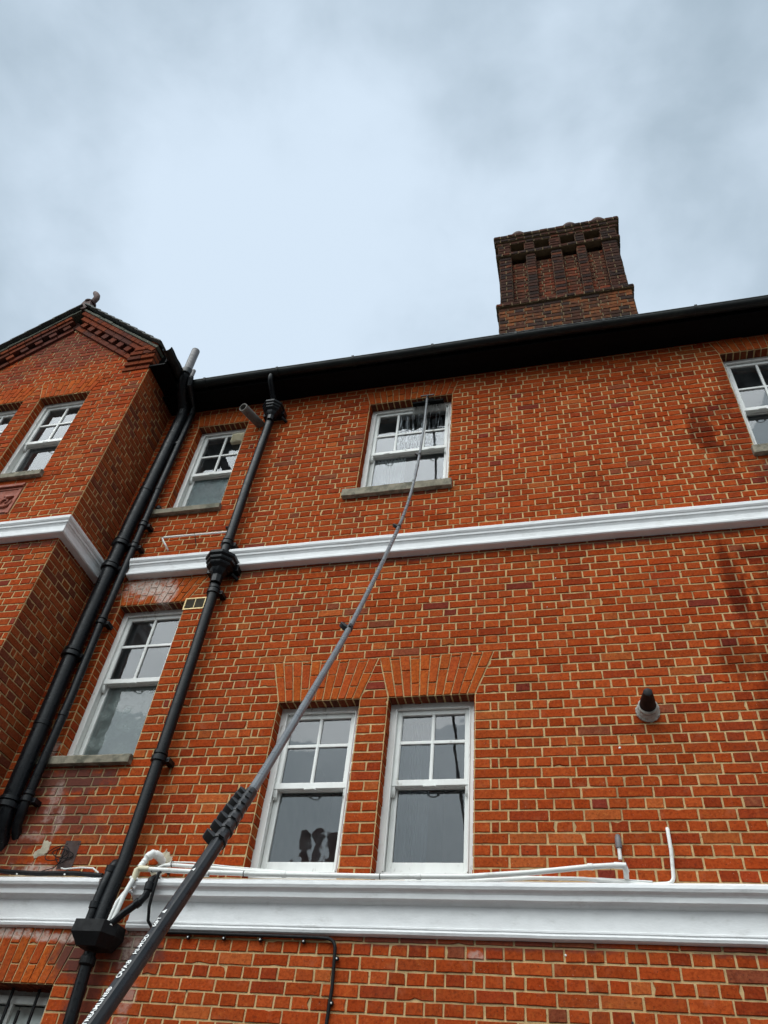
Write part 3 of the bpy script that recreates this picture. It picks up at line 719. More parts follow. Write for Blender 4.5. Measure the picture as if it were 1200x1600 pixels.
# ------------------------------------------------------------------ eaves, gutters, roofs
mb = MB(); mb.box(XR + .02, 4.75, -.285, .01, 8.918, 8.936); mb.box(XR + .26, 4.75, -.300, -.280, 8.900, 9.02)
mb.box(-4.60, -4.36, -.69, .01, 9.000, 9.020); mb.box(-4.375, -4.355, -.72, -.285, 8.985, 9.065)
mb.build('soffit', 'soffitpaint', B)
def gutter_run(p0, p1, side, r_=.058, lip=True):
    mb = MB(); d = (V(p1) - V(p0)); n = 14; P = []
    dn = d.normalized(); s_ = V(side); prof = []
    for i in range(n + 1):
        t = math.pi * i / n; prof.append((math.cos(t) * r_, -math.sin(t) * r_))
    prof = [(r_ + .005, .006), (r_ + .005, -.002)] + prof + [(-r_ - .003, .006), (-r_ + .004, .006)] + [(math.cos(t) * (r_ - .005), -math.sin(t) * (r_ - .005)) for t in [math.pi * (n - i) / n for i in range(n + 1)]] + [(r_ - .004, .006)]
    k = 10
    for i in range(k + 1):
        sag = .006 * math.sin(i * 1.7)
        for a_, b_ in prof: P.append(V(p0) + d * (i / k) + s_ * a_ + Z_ * (b_ + sag * (i not in (0, k))))
    m_ = len(prof); F = [(i * m_ + j, i * m_ + (j + 1) % m_, (i + 1) * m_ + (j + 1) % m_, (i + 1) * m_ + j) for i in range(k) for j in range(m_)]
    mb.add(P, F)
    nb = int(d.length / .92)
    for i in range(nb + 1):
        c = V(p0) + dn * (.35 + i * .92 if i < nb else d.length - .02)
        P = []; q = []
        for j in range(n + 1):
            t = math.pi * j / n; q.append((math.cos(t) * (r_ + .007), -math.sin(t) * (r_ + .007)))
        q = [(r_ + .010, .014)] + q + [(-r_ - .007, .008)]
        for e in (-.014, .014):
            for a_, b_ in q: P.append(c + dn * e + s_ * a_ + Z_ * b_)
        m2 = len(q); mb.add(P, [(j, j + 1, m2 + j + 1, m2 + j) for j in range(m2 - 1)] + [tuple(range(m2)), tuple(range(m2, 2 * m2))[::-1]])
    return mb
gutter_run((-4.34, -.362, 8.985), (4.75, -.362, 8.985), -Y_).build('gutter', 'gutter', B, smooth=True, label='long black gutter along the main eaves')
gutter_run((-4.300, -.86, 9.055), (-4.295, -.33, 9.055), X_).build('gutter', 'gutter', B, smooth=True, label='short black gutter on the side of the wing')
# roofs: courses of slates as thin stepped slabs
def slated(mb, O, along, up_, n, wid, course, nrm):
    for k in range(n):
        a = V(O) + up_ * (course * k); mb.obox(a + nrm * .012, along * wid, up_ * (course * 1.25), nrm * -.010 + V((0, 0, 0)))
mb = MB()
upv = V((0, 1, .78)).normalized(); nr = V((0, -.78, 1)).normalized()
for k in range(28): mb.obox(V((-4.55, -.33, 9.005)) + upv * (.19 * k) , V((9.35, 0, 0)), upv * .235, nr * .010 + upv * 0 + nr * 0)
mb.box(-4.5, 4.75, 3.8, 4.05, 9.0, 12.2)
mb.build('roof', 'slate', B, label='slate roof behind the main gutter')
mb = MB(); yv0 = -.80
hwv = 1.58
for sgn in (-1, 1):
    dv = V((sgn, 0, -SL)).normalized(); nv = V((sgn * SL, 0, 1)).normalized(); ln = math.hypot(1.56, 1.56 * SL)
    A = V((APX, yv0 - .03, 10.66)); k = 0; s0 = 0.02
    while s0 < ln:
        l_ = min(.235, ln - s0 + .02)
        mb.obox(A + dv * s0 + nv * (random.uniform(-.003, .003)), dv * l_ + nv * .016, V((0, 4.8, 0)), nv * .016); s0 += .205
mb.build('roof', 'slate', B, label='slate roof of the gabled wing')
# verge mortar and raking brick cornice
vm = MB(); rk = MB()
def rake(s0, s1, t0, t1, y0, y1, sgn, col=None, m_=rk):
    """block on the gable slope: s along the slope from the apex, t square to the slope above the brick triangle"""
    dv = V((sgn, 0, -SL)).normalized(); nv = V((sgn * SL, 0, 1)).normalized(); A = V((APX, 0, APZ))
    # mitre near the apex: shift by t so both sides meet
    sh = t0 * SL
    m_.obox(A + dv * (s0 - t0 * 0) + nv * t0 + V((0, y0, 0)), dv * (s1 - s0), V((0, y1 - y0, 0)), nv * (t1 - t0), col)
for sgn in (-1, 1):
    SE = 1.52
    t = -.02
    s = -.03 if sgn > 0 else 0.03
    while s < SE - .1:                                   # string course
        rake(s + .002, s + .226, .0, .066, YW - .035, YW + .05, sgn, pal('rake')); s += .231
    s = 0.03
    while s < SE + .02:                                  # dentils
        rake(s, s + .105, .070, .150, YW - .062, YW + .05, sgn, pal('rake')); s += .205
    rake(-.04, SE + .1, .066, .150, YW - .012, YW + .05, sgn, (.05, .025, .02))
    s = -.10 if sgn > 0 else -.04
    while s < SE + .1:                                   # two oversailing courses
        rake(s + .002, s + .226, .153, .216, YW - .078, YW + .05, sgn, pal('rake')); s += .231
    s = -.19 if sgn > 0 else -.06
    while s < SE + .16:
        rake(s + .002, s + .112, .220, .283, YW - .098, YW + .05, sgn, pal('rake')); s += .1155
    s = -.22
    while s < SE + .2:
        l_ = random.uniform(.1, .25); rake(s, s + l_, .285, .318 + random.uniform(-.004, .004), YW - .108 - random.uniform(0, .008), YW + .05, sgn, m_=vm); s += l_
rake(-.1, 1.6, .0, .285, YW + .01, YW + .06, 1, (.06, .03, .025)); rake(-.1, 1.6, .0, .285, YW + .01, YW + .06, -1, (.06, .03, .025))
# kneelers: corbelled courses at the feet of the gable
for sgn, xc in ((1, XR), (-1, -7.56)):
    for i, (z0, pr, ln) in enumerate(((8.98, .02, .36), (9.055, .045, .34), (9.13, .07, .32), (9.205, .085, .30), (9.28, .095, .26), (9.355, .10, .18))):
        a, b_ = (xc - ln, xc + .03 * (i > 0) + .006 * i) if sgn > 0 else (xc - .03 - .006 * i, xc + ln)
        nb = 2
        for j in range(nb):
            x0 = a + (b_ - a) * j / nb; rk.box(x0 + .003, a + (b_ - a) * (j + 1) / nb - .003, YW - pr, YW + .06, z0 + .004, z0 + .071, pal('rake'))
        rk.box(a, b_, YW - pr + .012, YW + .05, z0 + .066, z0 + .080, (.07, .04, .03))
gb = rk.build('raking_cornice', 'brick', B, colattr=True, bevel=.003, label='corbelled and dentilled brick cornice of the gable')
vm.build('verge', 'verge', B, bevel=.004)
# ridge tiles and curled terracotta finial
mb = MB()
for k in range(10):
    mb.tube([(APX, -.80 + k * .45, 10.635), (APX, -.80 + k * .45 + .44, 10.635)], .062, 16)
mb.build('ridge_tiles', 'ridge', B, smooth=True)
mb = MB()
fx, fy = APX - .07, -.70
mb.prism([(-.11, 0), (.11, 0), (.075, .10), (.055, .19), (-.055, .19), (-.075, .10)], (fx, fy - .06, 10.69), X_, Z_, V((0, .2, 0)))
mb.lathe((fx + .01, fy, 10.86), [(.075, 0), (.085, .02), (.07, .04), (.05, .05)], 16)
pts = [V((fx + .02, fy, 10.89)), V((fx + .045, fy, 10.95)), V((fx + .055, fy, 11.02)), V((fx + .035, fy, 11.09)), V((fx - .005, fy, 11.15)), V((fx - .035, fy, 11.19)), V((fx - .05, fy, 11.21))]
mb.tube(pts, [.036, .040, .042, .043, .040, .032, .012], 14)
mb.build('finial', 'ridge', B, smooth=True, label='curled terracotta finial on the gable apex')
# carved terracotta panel under the wing windows
mb = MB(); x0, x1, z0, z1 = PANEL
mb.box(x0 + .01, x1 - .01, YW - .004, YW + .06, z0 + .006, z1 - .004); 
for i, (h, pr) in enumerate(((.0, .02), (.03, .035), (.06, .012))): mb.box(x0 + .012, x1 - .012, YW - pr, YW + .02, z1 - .03 - h, z1 - .008 - h)
mb.box(x0 + .012, x0 + .045, YW - .016, YW + .02, z0 + .01, z1 - .1); mb.box(x1 - .045, x1 - .012, YW - .016, YW + .02, z0 + .01, z1 - .1); mb.box(x0 + .045, x1 - .045, YW - .004, YW + .02, z0 + .01, z0 + .03)
zc = (z0 + z1) / 2 - .05
for k in range(9):
    cx = x1 - .13 - k * .15; sg = 1 if k % 2 else -1
    pts = []
    for i in range(22):
        t = i / 21 * 3.6 * math.pi / 1.5; rr = .085 * (1 - i / 25); pts.append(V((cx + math.cos(t) * rr, YW - .014, zc + sg * math.sin(t) * rr + .0)))
    mb.tube(pts, [.017 - .0004 * i for i in range(22)], 8)
    mb.tube([V((cx + .07, YW - .01, zc - sg * .08)), V((cx + .02, YW - .022, zc - sg * .05)), V((cx - .06, YW - .01, zc - sg * .1))], [.008, .024, .006], 8)
mb.build('carved_panel', 'terra', B, smooth=True, label='terracotta panel with scrolling leaves under the wing windows')
# gold framed vent by the drainpipe
mb = MB(); a0, a1, b0, b1 = -3.50, -3.285, 5.80, 5.935
mb.box(a0, a1, -.012, .003, b0, b0 + .014); mb.box(a0, a1, -.012, .003, b1 - .014, b1); mb.box(a0, a0 + .014, -.012, .003, b0 + .014, b1 - .014); mb.box(a1 - .014, a1, -.012, .003, b0 + .014, b1 - .014); mb.box(-3.398, -3.390, -.010, .003, b0 + .014, b1 - .014)
av = mb.build('air_vent', 'brass', B, bevel=.002, label='gold framed air vent beside the tall window')
mb = MB(); mb.box(a0 + .01, a1 - .01, -.006, .002, b0 + .01, b1 - .01)
for i in range(12): mb.box(a0 + .016, a1 - .016, -.009, -.006, b0 + .018 + i * .0086, b0 + .0215 + i * .0086)
mb.build('vent_mesh', 'ventdark', av)
# render patches
def blotch(pts, nm, y=-.004, th=.006, mat='patch'):
    mb = MB(); n = len(pts); c = V((sum(p[0] for p in pts) / n, 0, sum(p[1] for p in pts) / n)); ring = []
    for i in range(n):
        a = V((pts[i][0], 0, pts[i][1])); b = V((pts[(i + 1) % n][0], 0, pts[(i + 1) % n][1]))
        for k in range(5): p = a.lerp(b, k / 5); ring.append(p + V((random.uniform(-.009, .009), 0, random.uniform(-.009, .009))))
    m_ = len(ring); P = [p + V((0, y + .012, 0)) for p in ring] + [p.lerp(c, .06) + V((0, y - .001, 0)) for p in ring] + [p.lerp(c, .4) + V((0, y - th * random.uniform(.7, 1.2), 0)) for p in ring] + [c + V((0, y - th, 0))]
    F = [(r_ * m_ + k, (r_ + 1) * m_ + k, (r_ + 1) * m_ + (k + 1) % m_, r_ * m_ + (k + 1) % m_) for r_ in range(2) for k in range(m_)] + [(2 * m_ + k, 3 * m_, 2 * m_ + (k + 1) % m_) for k in range(m_)]
    mb.add(P, F); return mb.build(nm, mat, B, smooth=True)
blotch([(-4.03, 3.54), (-4.05, 3.60), (-3.99, 3.64), (-3.99, 3.69), (-3.93, 3.68), (-3.91, 3.62), (-3.96, 3.57)], 'render_patch')['label'] = 'small pale render patch left of the rusty plate'
blotch([(-3.05, 3.46), (-3.0, 3.54), (-2.995, 3.60), (-2.965, 3.63), (-2.93, 3.60), (-2.895, 3.56), (-2.915, 3.50), (-2.90, 3.46), (-2.96, 3.43), (-3.03, 3.42)], 'render_patch')['label'] = 'pale render patch behind the lagged pipe elbow'

rndp = random.Random(5)
for k in range(26):
    x = rndp.uniform(-3.1, 1.5); z = rndp.choice([rndp.uniform(3.5, 6.1), rndp.uniform(6.6, 8.7), rndp.uniform(2.5, 3.05)])
    if any(o['x0'] - .2 < x < o['x1'] + .2 and L(o['kb']) - .15 < z < L(o['ka']) + .05 for o in OPEN): continue
    mb = MB(); rr = rndp.uniform(.004, .009); pf = [(rr, 0), (rr * .9, .003), (rr * .4, .005)]
    mb.lathe((x, -.004, z), pf, 7, axis=(rndp.uniform(-.2, .2), -1, rndp.uniform(-.2, .2))); mb.build('wall_plug', rndp.choice(['blackmatt', 'whitepvc', 'rust', 'blackmatt']), B)
# ------------------------------------------------------------------ chimney
CH = empty('chimney', (0, 0, 0)); CH.parent = B; CH['label'] = 'tall sooty panelled brick chimney stack'
sb = MB(); sm_ = MB()
def bbox(x0, x1, y0, y1, z0, z1, kind, sides=True, ph=0.0, bk=True):
    e = .004; sm_.box(x0 + e, x1 - e, y0 + e, y1 - e, z0, z1)
    nk = max(1, int(round((z1 - z0) / CO))); h = (z1 - z0) / nk
    faces = [((V((0, y0, 0)), X_, Z_, -Y_), x0, x1)]
    if sides: faces += [((V((x1, 0, 0)), Y_, Z_, X_), y0, y1), ((V((x0, 0, 0)), -Y_, Z_, -X_), -y1, -y0)]
    for F, a, b_ in faces:
        for k in range(nk):
            za = z0 + h * k; st = k % 2; w_ = b_ - a
            pitch = PI2 if st else PI2 / 2; n = max(1, int(round(w_ / pitch)))
            if w_ < .17: n = 1
            elif w_ < .30: n = 1 if st else 2
            cu = [a + w_ * i / n for i in range(n + 1)]
            if w_ > .6: cu = [a] + [a + pitch * (i + (.5 if st else .75)) + random.uniform(-.006, .006) for i in range(int(w_ / pitch) + 1) if a + pitch * (i + .75) < b_ - .06] + [b_]
            for ca, cb_ in zip(cu[:-1], cu[1:]):
                brick(sb, F, [(ca, za), (cb_, za), (cb_, za + h), (ca, za + h)], kind, step=.05, rough=1.2)
D0, D1 = .30, .95
bbox(-.56, 1.105, D0 - .03, D1 + .03, 9.2, 10.70, 'stackbase')
bbox(-.59, 1.135, D0 - .065, D1 + .06, 10.70, 10.765, 'stack')
bbox(-.525, 1.07, D0 + .075, D1 - .02, 10.765, 12.03, 'panelred'); bbox(-.50, 1.05, D0 + .26, D1 - .02, 12.03, 12.44, 'stack')
for (a, b_) in ((-.535, -.365), (-.16, -.03), (.19, .335), (.54, .662), (.885, 1.085)):
    bbox(a, b_, D0, D0 + .074, 10.765, 12.42, 'stack')
for x0, x1 in ((-.545, -.47), (1.02, 1.095)): bbox(x0, x1, D0 + .08, D1, 10.765, 12.42, 'stack')
# corbels: string, cap
bbox(-.58, 1.13, D0 - .035, D0 + .07, 12.13, 12.20, 'stack'); bbox(-.58, -.53, D0 + .075, D1 + .04, 12.13, 12.20, 'stack'); bbox(1.08, 1.13, D0 + .075, D1 + .04, 12.13, 12.20, 'stack')
for (a, b_) in ((-.545, -.375), (-.175, -.035), (.18, .335), (.535, .665), (.885, 1.10)): bbox(a, b_, D0 - .035, D0 - .001, 12.202, 12.42, 'stack', sides=True)
bbox(-.575, 1.135, D0 - .045, D1 + .04, 12.42, 12.49, 'stack'); bbox(-.59, 1.15, D0 - .07, D1 + .06, 12.492, 12.565, 'stack'); bbox(-.60, 1.165, D0 - .09, D1 + .08, 12.568, 12.64, 'stack')
sh = sb.build('stack', 'brick2', CH, colattr=True); sm_.build('mortar_core', 'mortar2', CH)
for x in (-.26, .50, .91):
    mb = MB(); mb.lathe((x, .50, 12.60), [(.15, 0), (.155, .12), (.125, .2), (.12, .38), (.135, .40), (.135, .44), (.11, .50), (.06, .535), (.0, .545)], 22); mb.build('chimney_pot', 'ridge', CH, smooth=True)
mb = MB(); mb.box(-.55, 1.1, D0 - .02, D1 + .02, 12.635, 12.68); mb.build('flaunching', 'verge', CH, bevel=.015)

# ------------------------------------------------------------------ pipes
def pipe_thing(name, label, cat, loc, group=None): return thing(name, loc, label=label, cat=cat, group=group)
def bracket(mb, c, ax, r_, wy):
    c = V(c); mb.ring(c, ax, r_ * .95, r_ * 1.30, .05)
    mb.ring(c + V((0, 0, .05)), ax, r_ * .95, r_ * 1.18, .035)
    for s_ in (-1, 1): mb.box(c.x + s_ * r_ * 1.1 - .012, c.x + s_ * r_ * 1.1 + .035 * (s_ > 0) + .0, min(c.y, wy), wy, c.z - .018, c.z + .018)
    mb.tube([(c.x + r_ * 1.35, c.y + .01, c.z), (c.x + r_ * 1.75, c.y + .01, c.z)], .014, 8)
# rainwater pipe with two hopper heads and the box head below the cornice
RP = pipe_thing('drainpipe', 'black cast iron rainwater pipe with two ornate hopper heads right of the tall windows', 'drainpipe', (-3.2, -.09, 0))
py = -.10; px = -3.195
mb = MB(); r0 = .047
mb.tube([(px + .050, py, 8.40), (px + .018, py, 7.4), (px + .002, py, 6.30)], r0, 18); mb.build('pipe', 'black', RP, smooth=True, label='upper length of pipe between the two hopper heads')
mb = MB(); mb.tube([(-3.182, py - .01, 6.03), (-3.175, py, 5.86), (-3.176, py, 5.2), (-3.190, py, 4.3), (-3.208, py, 3.5), (-3.222, py - .03, 3.22), (-3.225, py - .04, 3.0)], .047, 18); mb.build('pipe', 'black', RP, smooth=True, label='middle length of pipe down past the cornice')
mb = MB(); mb.tube([(-3.245, -.10, 2.92), (-3.235, -.09, 2.5), (-3.225, -.09, .15), (-3.225, -.16, .05)], .040, 18); mb.build('pipe', 'black', RP, smooth=True, label='lowest length of pipe under the box head')
mb = MB()
for c, rr in (((px + .004, py, 6.50), r0), ((-3.176, py, 5.90), .047), ((-3.190, py, 4.26), .047)):
    b_ = MB(); bracket(b_, c, Z_, rr, -.002); b_.build('pipe_collar', 'black', RP, smooth=True)
def hopper(c, s=1.0, tw=0.0):
    mb = MB(); c = V(c); oc = 8
    prof = [(.048, -.19), (.050, -.12), (.062, -.10), (.070, -.085), (.080, -.06), (.112, -.035), (.118, -.02), (.108, -.012), (.128, .004), (.132, .022), (.122, .03), (.142, .046), (.145, .070), (.138, .076), (.12, .076)]
    mb.lathe(c, [(a * s, h * s) for a, h in prof], oc, off=math.pi / 8)
    mb.box(c.x - .14 * s, c.x + .14 * s, c.y + .04 * s, -.002, c.z - .03 * s, c.z + .05 * s)
    mb.tube([(c.x + .10, c.y + .06, c.z - .06), (c.x + .15, -.01, c.z - .09)], .018, 8)
    return mb.build('hopper_head', 'black', RP, bevel=.003)
hopper((-3.135, -.125, 8.56), .92); hopper((-3.170, -.125, 6.20), 1.12)
mb = MB(); mb.tube([(-3.15, -.36, 8.95), (-3.15, -.36, 8.90), (-3.15, -.34, 8.86), (-3.145, -.22, 8.76), (-3.14, -.15, 8.70), (-3.14, -.135, 8.60)], .032, 14); mb.build('swan_neck', 'black', RP, smooth=True)
# box hopper
mb = MB(); zt, zb = 3.082, 2.965
top = [(-3.335, -.24), (-3.125, -.24), (-3.075, -.15), (-3.075, -.035), (-3.335, -.035)]
mid = [(-3.340, -.245), (-3.125, -.245), (-3.07, -.15), (-3.07, -.035), (-3.340, -.035)]
bot = [(-3.30, -.20), (-3.16, -.20), (-3.12, -.13), (-3.12, -.045), (-3.30, -.045)]
lv = [(top, zt), (mid, zt - .075), (bot, zb - .03)]
P = []; F = []
for pr_, z in lv: P += [V((x, y, z)) for x, y in pr_]
n = 5
for i in range(2):
    for k in range(n): F.append((i * n + k, i * n + (k + 1) % n, (i + 1) * n + (k + 1) % n, (i + 1) * n + k))
F += [tuple(range(2 * n, 3 * n))]
P += [V((p[0] * .97 - 3.235 * .03, p[1] * .93 - .01, zt)) for p in top] + [V((p[0] * .97 - 3.235 * .03, p[1] * .93 - .01, zt - .08)) for p in top]
for k in range(n): F.append((k, 15 + k, 15 + (k + 1) % n, (k + 1) % n)); F.append((15 + k, 20 + k, 20 + (k + 1) % n, 15 + (k + 1) % n))
F.append((20, 21, 22, 23, 24)[::-1])
mb.add(P, F); mb.lathe((-3.24, -.105, 2.84), [(.040, 0), (.052, .01), (.052, .04), (.045, .06)], 16)
mb.build('hopper_head', 'blackmatt', RP, bevel=.006, label='plain black box head below the cornice')
# second short pipe left of it, over the cornice
mb = MB(); mb.tube([(-3.285, .0, 3.50), (-3.280, -.06, 3.50), (-3.272, -.10, 3.48), (-3.272, -.125, 3.44), (-3.282, -.145, 3.3), (-3.300, -.150, 3.02)], .031, 16)
for z, yy_, xx_ in ((3.43, -.127, -3.273), (3.19, -.148, -3.290)): mb.ring((xx_, yy_, z), Z_, .031, .037, .05)
mb.build('branch_pipe', 'black', RP, smooth=True)
allfix(RP)
# soil pipe in the corner
SP = pipe_thing('soil_pipe', 'thick black soil pipe with grey vent top in the corner beside the gabled wing', 'pipe', (-4.42, -.09, 0))
mb = MB(); mb.tube([(-4.325, -.12, 8.72), (-4.365, -.11, 7.6), (-4.388, -.11, 6.9), (-4.390, -.11, 6.0), (-4.385, -.11, 5.2), (-4.366, -.11, 4.6), (-4.352, -.11, 3.86), (-4.355, -.07, 3.72), (-4.37, .03, 3.64)], .069, 22); mb.build('pipe', 'black', SP, smooth=True)
mb = MB(); mb.tube([(-4.328, -.12, 8.66), (-4.325, -.15, 8.80), (-4.30, -.30, 8.90), (-4.235, -.45, 8.98), (-4.225, -.48, 9.05), (-4.225, -.48, 9.12)], .064, 18); mb.ring((-4.225, -.48, 9.06), Z_, .062, .074, .09); mb.build('swan_neck', 'black', SP, smooth=True)
mb = MB(); mb.tube([(-4.225, -.48, 9.05), (-4.235, -.48, 9.545)], .050, 18); mb.build('vent_top', 'greypvc', SP, smooth=True)
for z, x in ((7.42, -4.371), (6.62, -4.388), (6.31, -4.390), (5.28, -4.386), (4.6, -4.366), (3.9, -4.353)):
    b_ = MB()
    if z in (6.62, 6.31, 5.28, 3.9): bracket(b_, (x, -.11, z), Z_, .069, -.002)
    else: b_.ring((x, -.11, z), Z_, .069, .074, .05)
    b_.build('pipe_collar', 'black', SP, smooth=True)
allfix(SP)
WP = pipe_thing('waste_pipe', 'thin black waste pipe just right of the thick corner soil pipe', 'pipe', (-4.22, -.09, 0))
mb = MB(); mb.tube([(-4.225, -.09, 8.80), (-4.245, -.09, 7.5), (-4.240, -.09, 6.6), (-4.242, -.09, 5.6), (-4.222, -.09, 4.9), (-4.225, -.09, 3.92), (-4.24, -.06, 3.78), (-4.26, .03, 3.70)], .036, 16); mb.build('pipe', 'black', WP, smooth=True)
mb = MB(); mb.tube([(-4.225, -.09, 8.74), (-4.21, -.14, 8.84), (-4.155, -.42, 8.90), (-4.150, -.46, 9.00)], .033, 14); mb.build('swan_neck', 'black', WP, smooth=True)
mb = MB(); mb.tube([(-4.150, -.46, 8.97), (-4.150, -.46, 9.13)], .026, 14); mb.build('vent_top', 'greypvc', WP, smooth=True)
for z, full in ((8.2, 0), (7.45, 0), (6.90, 1), (6.60, 1), (5.65, 1), (4.7, 0), (3.96, 1)):
    b_ = MB()
    xq = -4.245 if z > 7 else (-4.240 if z > 5.2 else -4.223)
    if full: bracket(b_, (xq, -.09, z), Z_, .037, -.002)
    else: b_.ring((xq, -.09, z), Z_, .036, .041, .05)
    b_.build('pipe_collar', 'black', WP, smooth=True)
allfix(WP)
# grey cement vent stub by the upper hopper
def tag_mesh(mb, name, mat, label, cat, smooth=True, **k): 
    o = mb.build(name, mat, None, smooth=smooth); tag(o, label, cat, **k); return o
mb = MB(); a = V((-3.31, .02, 8.50)); b_ = V((-3.395, -.33, 8.425)); d = (b_ - a).normalized(); rr = .052
mb.tube([a, b_], rr, 20, cap=False); mb.tube([b_, b_ - d * .18], rr - .011, 20, cap=False)
e1 = d.cross(Z_).normalized(); e2 = d.cross(e1); P = []
for q in (rr, rr - .011):
    for k in range(20): t = 2 * math.pi * k / 20; P.append(b_ + (e1 * math.cos(t) + e2 * math.sin(t)) * q)
mb.add(P, [(k, (k + 1) % 20, 20 + (k + 1) % 20, 20 + k) for k in range(20)])
P = [b_ - d * .17 + (e1 * math.cos(2 * math.pi * k / 20) + e2 * math.sin(2 * math.pi * k / 20)) * (rr - .011) for k in range(20)]; mb.add(P, [tuple(range(20))])
tag_mesh(mb, 'vent_pipe', 'greycem', 'stubby grey open-ended vent pipe poking out beside the upper hopper head', 'pipe')
# flue
FT = pipe_thing('boiler_flue', 'black boiler flue in a cement collar on the right of the wall', 'flue', (.437, 0, 4.57))
mb = MB(); mb.lathe((.437, .01, 4.575), [(.056, 0), (.056, .10), (.052, .105), (.050, .15), (.043, .19), (.033, .24), (.030, .262), (.02, .266)], 22, axis=(0, -1, 0)); 
mb.build('flue_tube', 'blackmatt', FT, smooth=True)
mb = MB(); mb.lathe((.437, .0, 4.57), [(.082, 0), (.080, .02), (.072, .04), (.066, .055), (.056, .06)], 18, axis=(0, -1, 0)); mb.lathe((.437, -.05, 4.573), [(.062, 0), (.066, .01), (.066, .03), (.057, .04)], 22, axis=(0, -1, 0))
for i in range(14):
    t = random.uniform(0, 6.28); mb.lathe((.437 + math.cos(t) * .068, -.01, 4.57 + math.sin(t) * .068), [(.017, 0), (.018, .012), (.008, .022)], 7, axis=(random.uniform(-.3, .3), -1, random.uniform(-.3, .3)))
mb.build('collar', 'collar', FT, smooth=True); allfix(FT)
# white overflow and condensate pipes
def arcpts(p, q, r_, rad, n=6):
    """rounded corner at q between p and r_"""
    p, q, r_ = V(p), V(q), V(r_); a = (p - q).normalized(); b_ = (r_ - q).normalized(); A = q + a * rad; Bq = q + b_ * rad
    return [A.lerp(q, t / n).lerp(q.lerp(Bq, t / n), t / n) for t in range(n + 1)]
mb = MB(); q1 = arcpts((.436, -.03, 3.73), (.424, -.03, 3.415), (.30, -.035, 3.402), .045)
mb.tube([(.436, .01, 3.742), (.436, -.02, 3.742), (.436, -.03, 3.732), (.436, -.03, 3.6)] + q1 + [(.30, -.04, 3.402), (.1, -.05, 3.410), (-.1, -.055, 3.425), (-.4, -.055, 3.428), (-.75, -.055, 3.408), (-1.2, -.05, 3.404)], .0115, 12)
tag_mesh(mb, 'condensate_pipe', 'whitepvc', 'thin white pipe rising in an L above the cornice at right', 'pipe')
OS = pipe_thing('overflow_pipe', 'short white pipe stub with grey cap above the cornice, left of the L-shaped pipe', 'pipe', (.132, 0, 3.6))
mb = MB(); mb.tube([(.133, -.03, 3.55), (.133, -.03, 3.635)], .0115, 12); mb.build('pipe', 'whitepvc', OS, smooth=True)
mb = MB(); mb.tube([(.133, -.03, 3.62), (.133, -.03, 3.675), (.133, -.018, 3.695), (.133, .01, 3.70)], [.020, .020, .017, .015], 14); mb.build('cap', 'greypvc', OS, smooth=True); allfix(OS)
LP = pipe_thing('waste_pipe', 'long white plastic waste pipe running above the cornice with an elbow at its right end', 'pipe', (-1.4, -.1, 3.42))
mb = MB(); mb.tube([(.155, .01, 3.435), (.155, -.06, 3.440), (.155, -.095, 3.448), (.150, -.115, 3.475), (.130, -.12, 3.483), (-.05, -.12, 3.472), (-.40, -.12, 3.436), (-.8, -.12, 3.408), (-1.35, -.12, 3.405), (-2.2, -.12, 3.413), (-2.7, -.125, 3.424), (-3.03, -.13, 3.436)], .016, 14); mb.build('pipe', 'whitepvc', LP, smooth=True)
for x in (-.05, -2.0, -2.55, -1.1):
    mb = MB(); mb.ring((x, -.12, 3.472 if x > -.1 else (3.411 if x < -1.9 else 3.406)), X_, .016, .0195, .035); mb.build('coupling', 'whitepvc', LP, smooth=True)
mb = MB(); mb.tube([(.09, -.12, 3.481), (.150, -.118, 3.480), (.157, -.09, 3.455)], [.019, .020, .019], 12); mb.build('elbow', 'whitepvc', LP, smooth=True, label='white elbow at the right end')
mb = MB(); mb.tube([(-2.98, -.13, 3.436), (-3.05, -.135, 3.437), (-3.066, -.137, 3.425), (-3.070, -.138, 3.36)], [.019, .021, .021, .019], 12); mb.build('elbow', 'cream', LP, smooth=True, label='yellowed elbow at the left end')
mb = MB(); mb.tube([(-3.069, -.138, 3.38), (-3.085, -.17, 3.25), (-3.105, -.185, 3.06)], .016, 12); mb.build('downpipe', 'whitepvc', LP, smooth=True)
allfix(LP)
KP = pipe_thing('lagged_pipe', 'white tape-wrapped pipe elbow coming out of the pale render patch', 'pipe', (-3.0, 0, 3.5))
mb = MB(); pts = [V(p) for p in ((-2.965, .01, 3.53), (-2.99, -.05, 3.56), (-3.02, -.075, 3.56), (-3.045, -.09, 3.53), (-3.055, -.10, 3.49), (-3.065, -.115, 3.45))]
fine = []
for i in range(len(pts) - 1):
    for k in range(5): fine.append(pts[i].lerp(pts[i + 1], k / 5))
fine.append(pts[-1]); mb.tube(fine, [.024 + .002 * math.sin(i * 2.1) + (.004 if i < 16 else -.003) for i in range(len(fine))], 14); mb.build('lagging', 'whitepvc', KP, smooth=True)
mb = MB(); mb.tube([(-3.06, -.11, 3.46), (-3.085, -.15, 3.3), (-3.11, -.19, 3.2), (-3.125, -.195, 3.06)], .012, 10); mb.build('pipe', 'whitepvc', KP, smooth=True); allfix(KP)
SPW = pipe_thing('supply_pipe', 'second white pipe curving out just above the long white pipe, cables beside it', 'pipe', (-2.9, 0, 3.45))
mb = MB(); mb.tube([(-2.955, .01, 3.43), (-2.955, -.05, 3.44), (-2.945, -.07, 3.468), (-2.90, -.075, 3.482), (-2.84, -.075, 3.484), (-2.6, -.075, 3.472), (-2.3, -.07, 3.452), (-1.9, -.06, 3.44)], .0125, 12); mb.build('pipe', 'whitepvc', SPW, smooth=True)
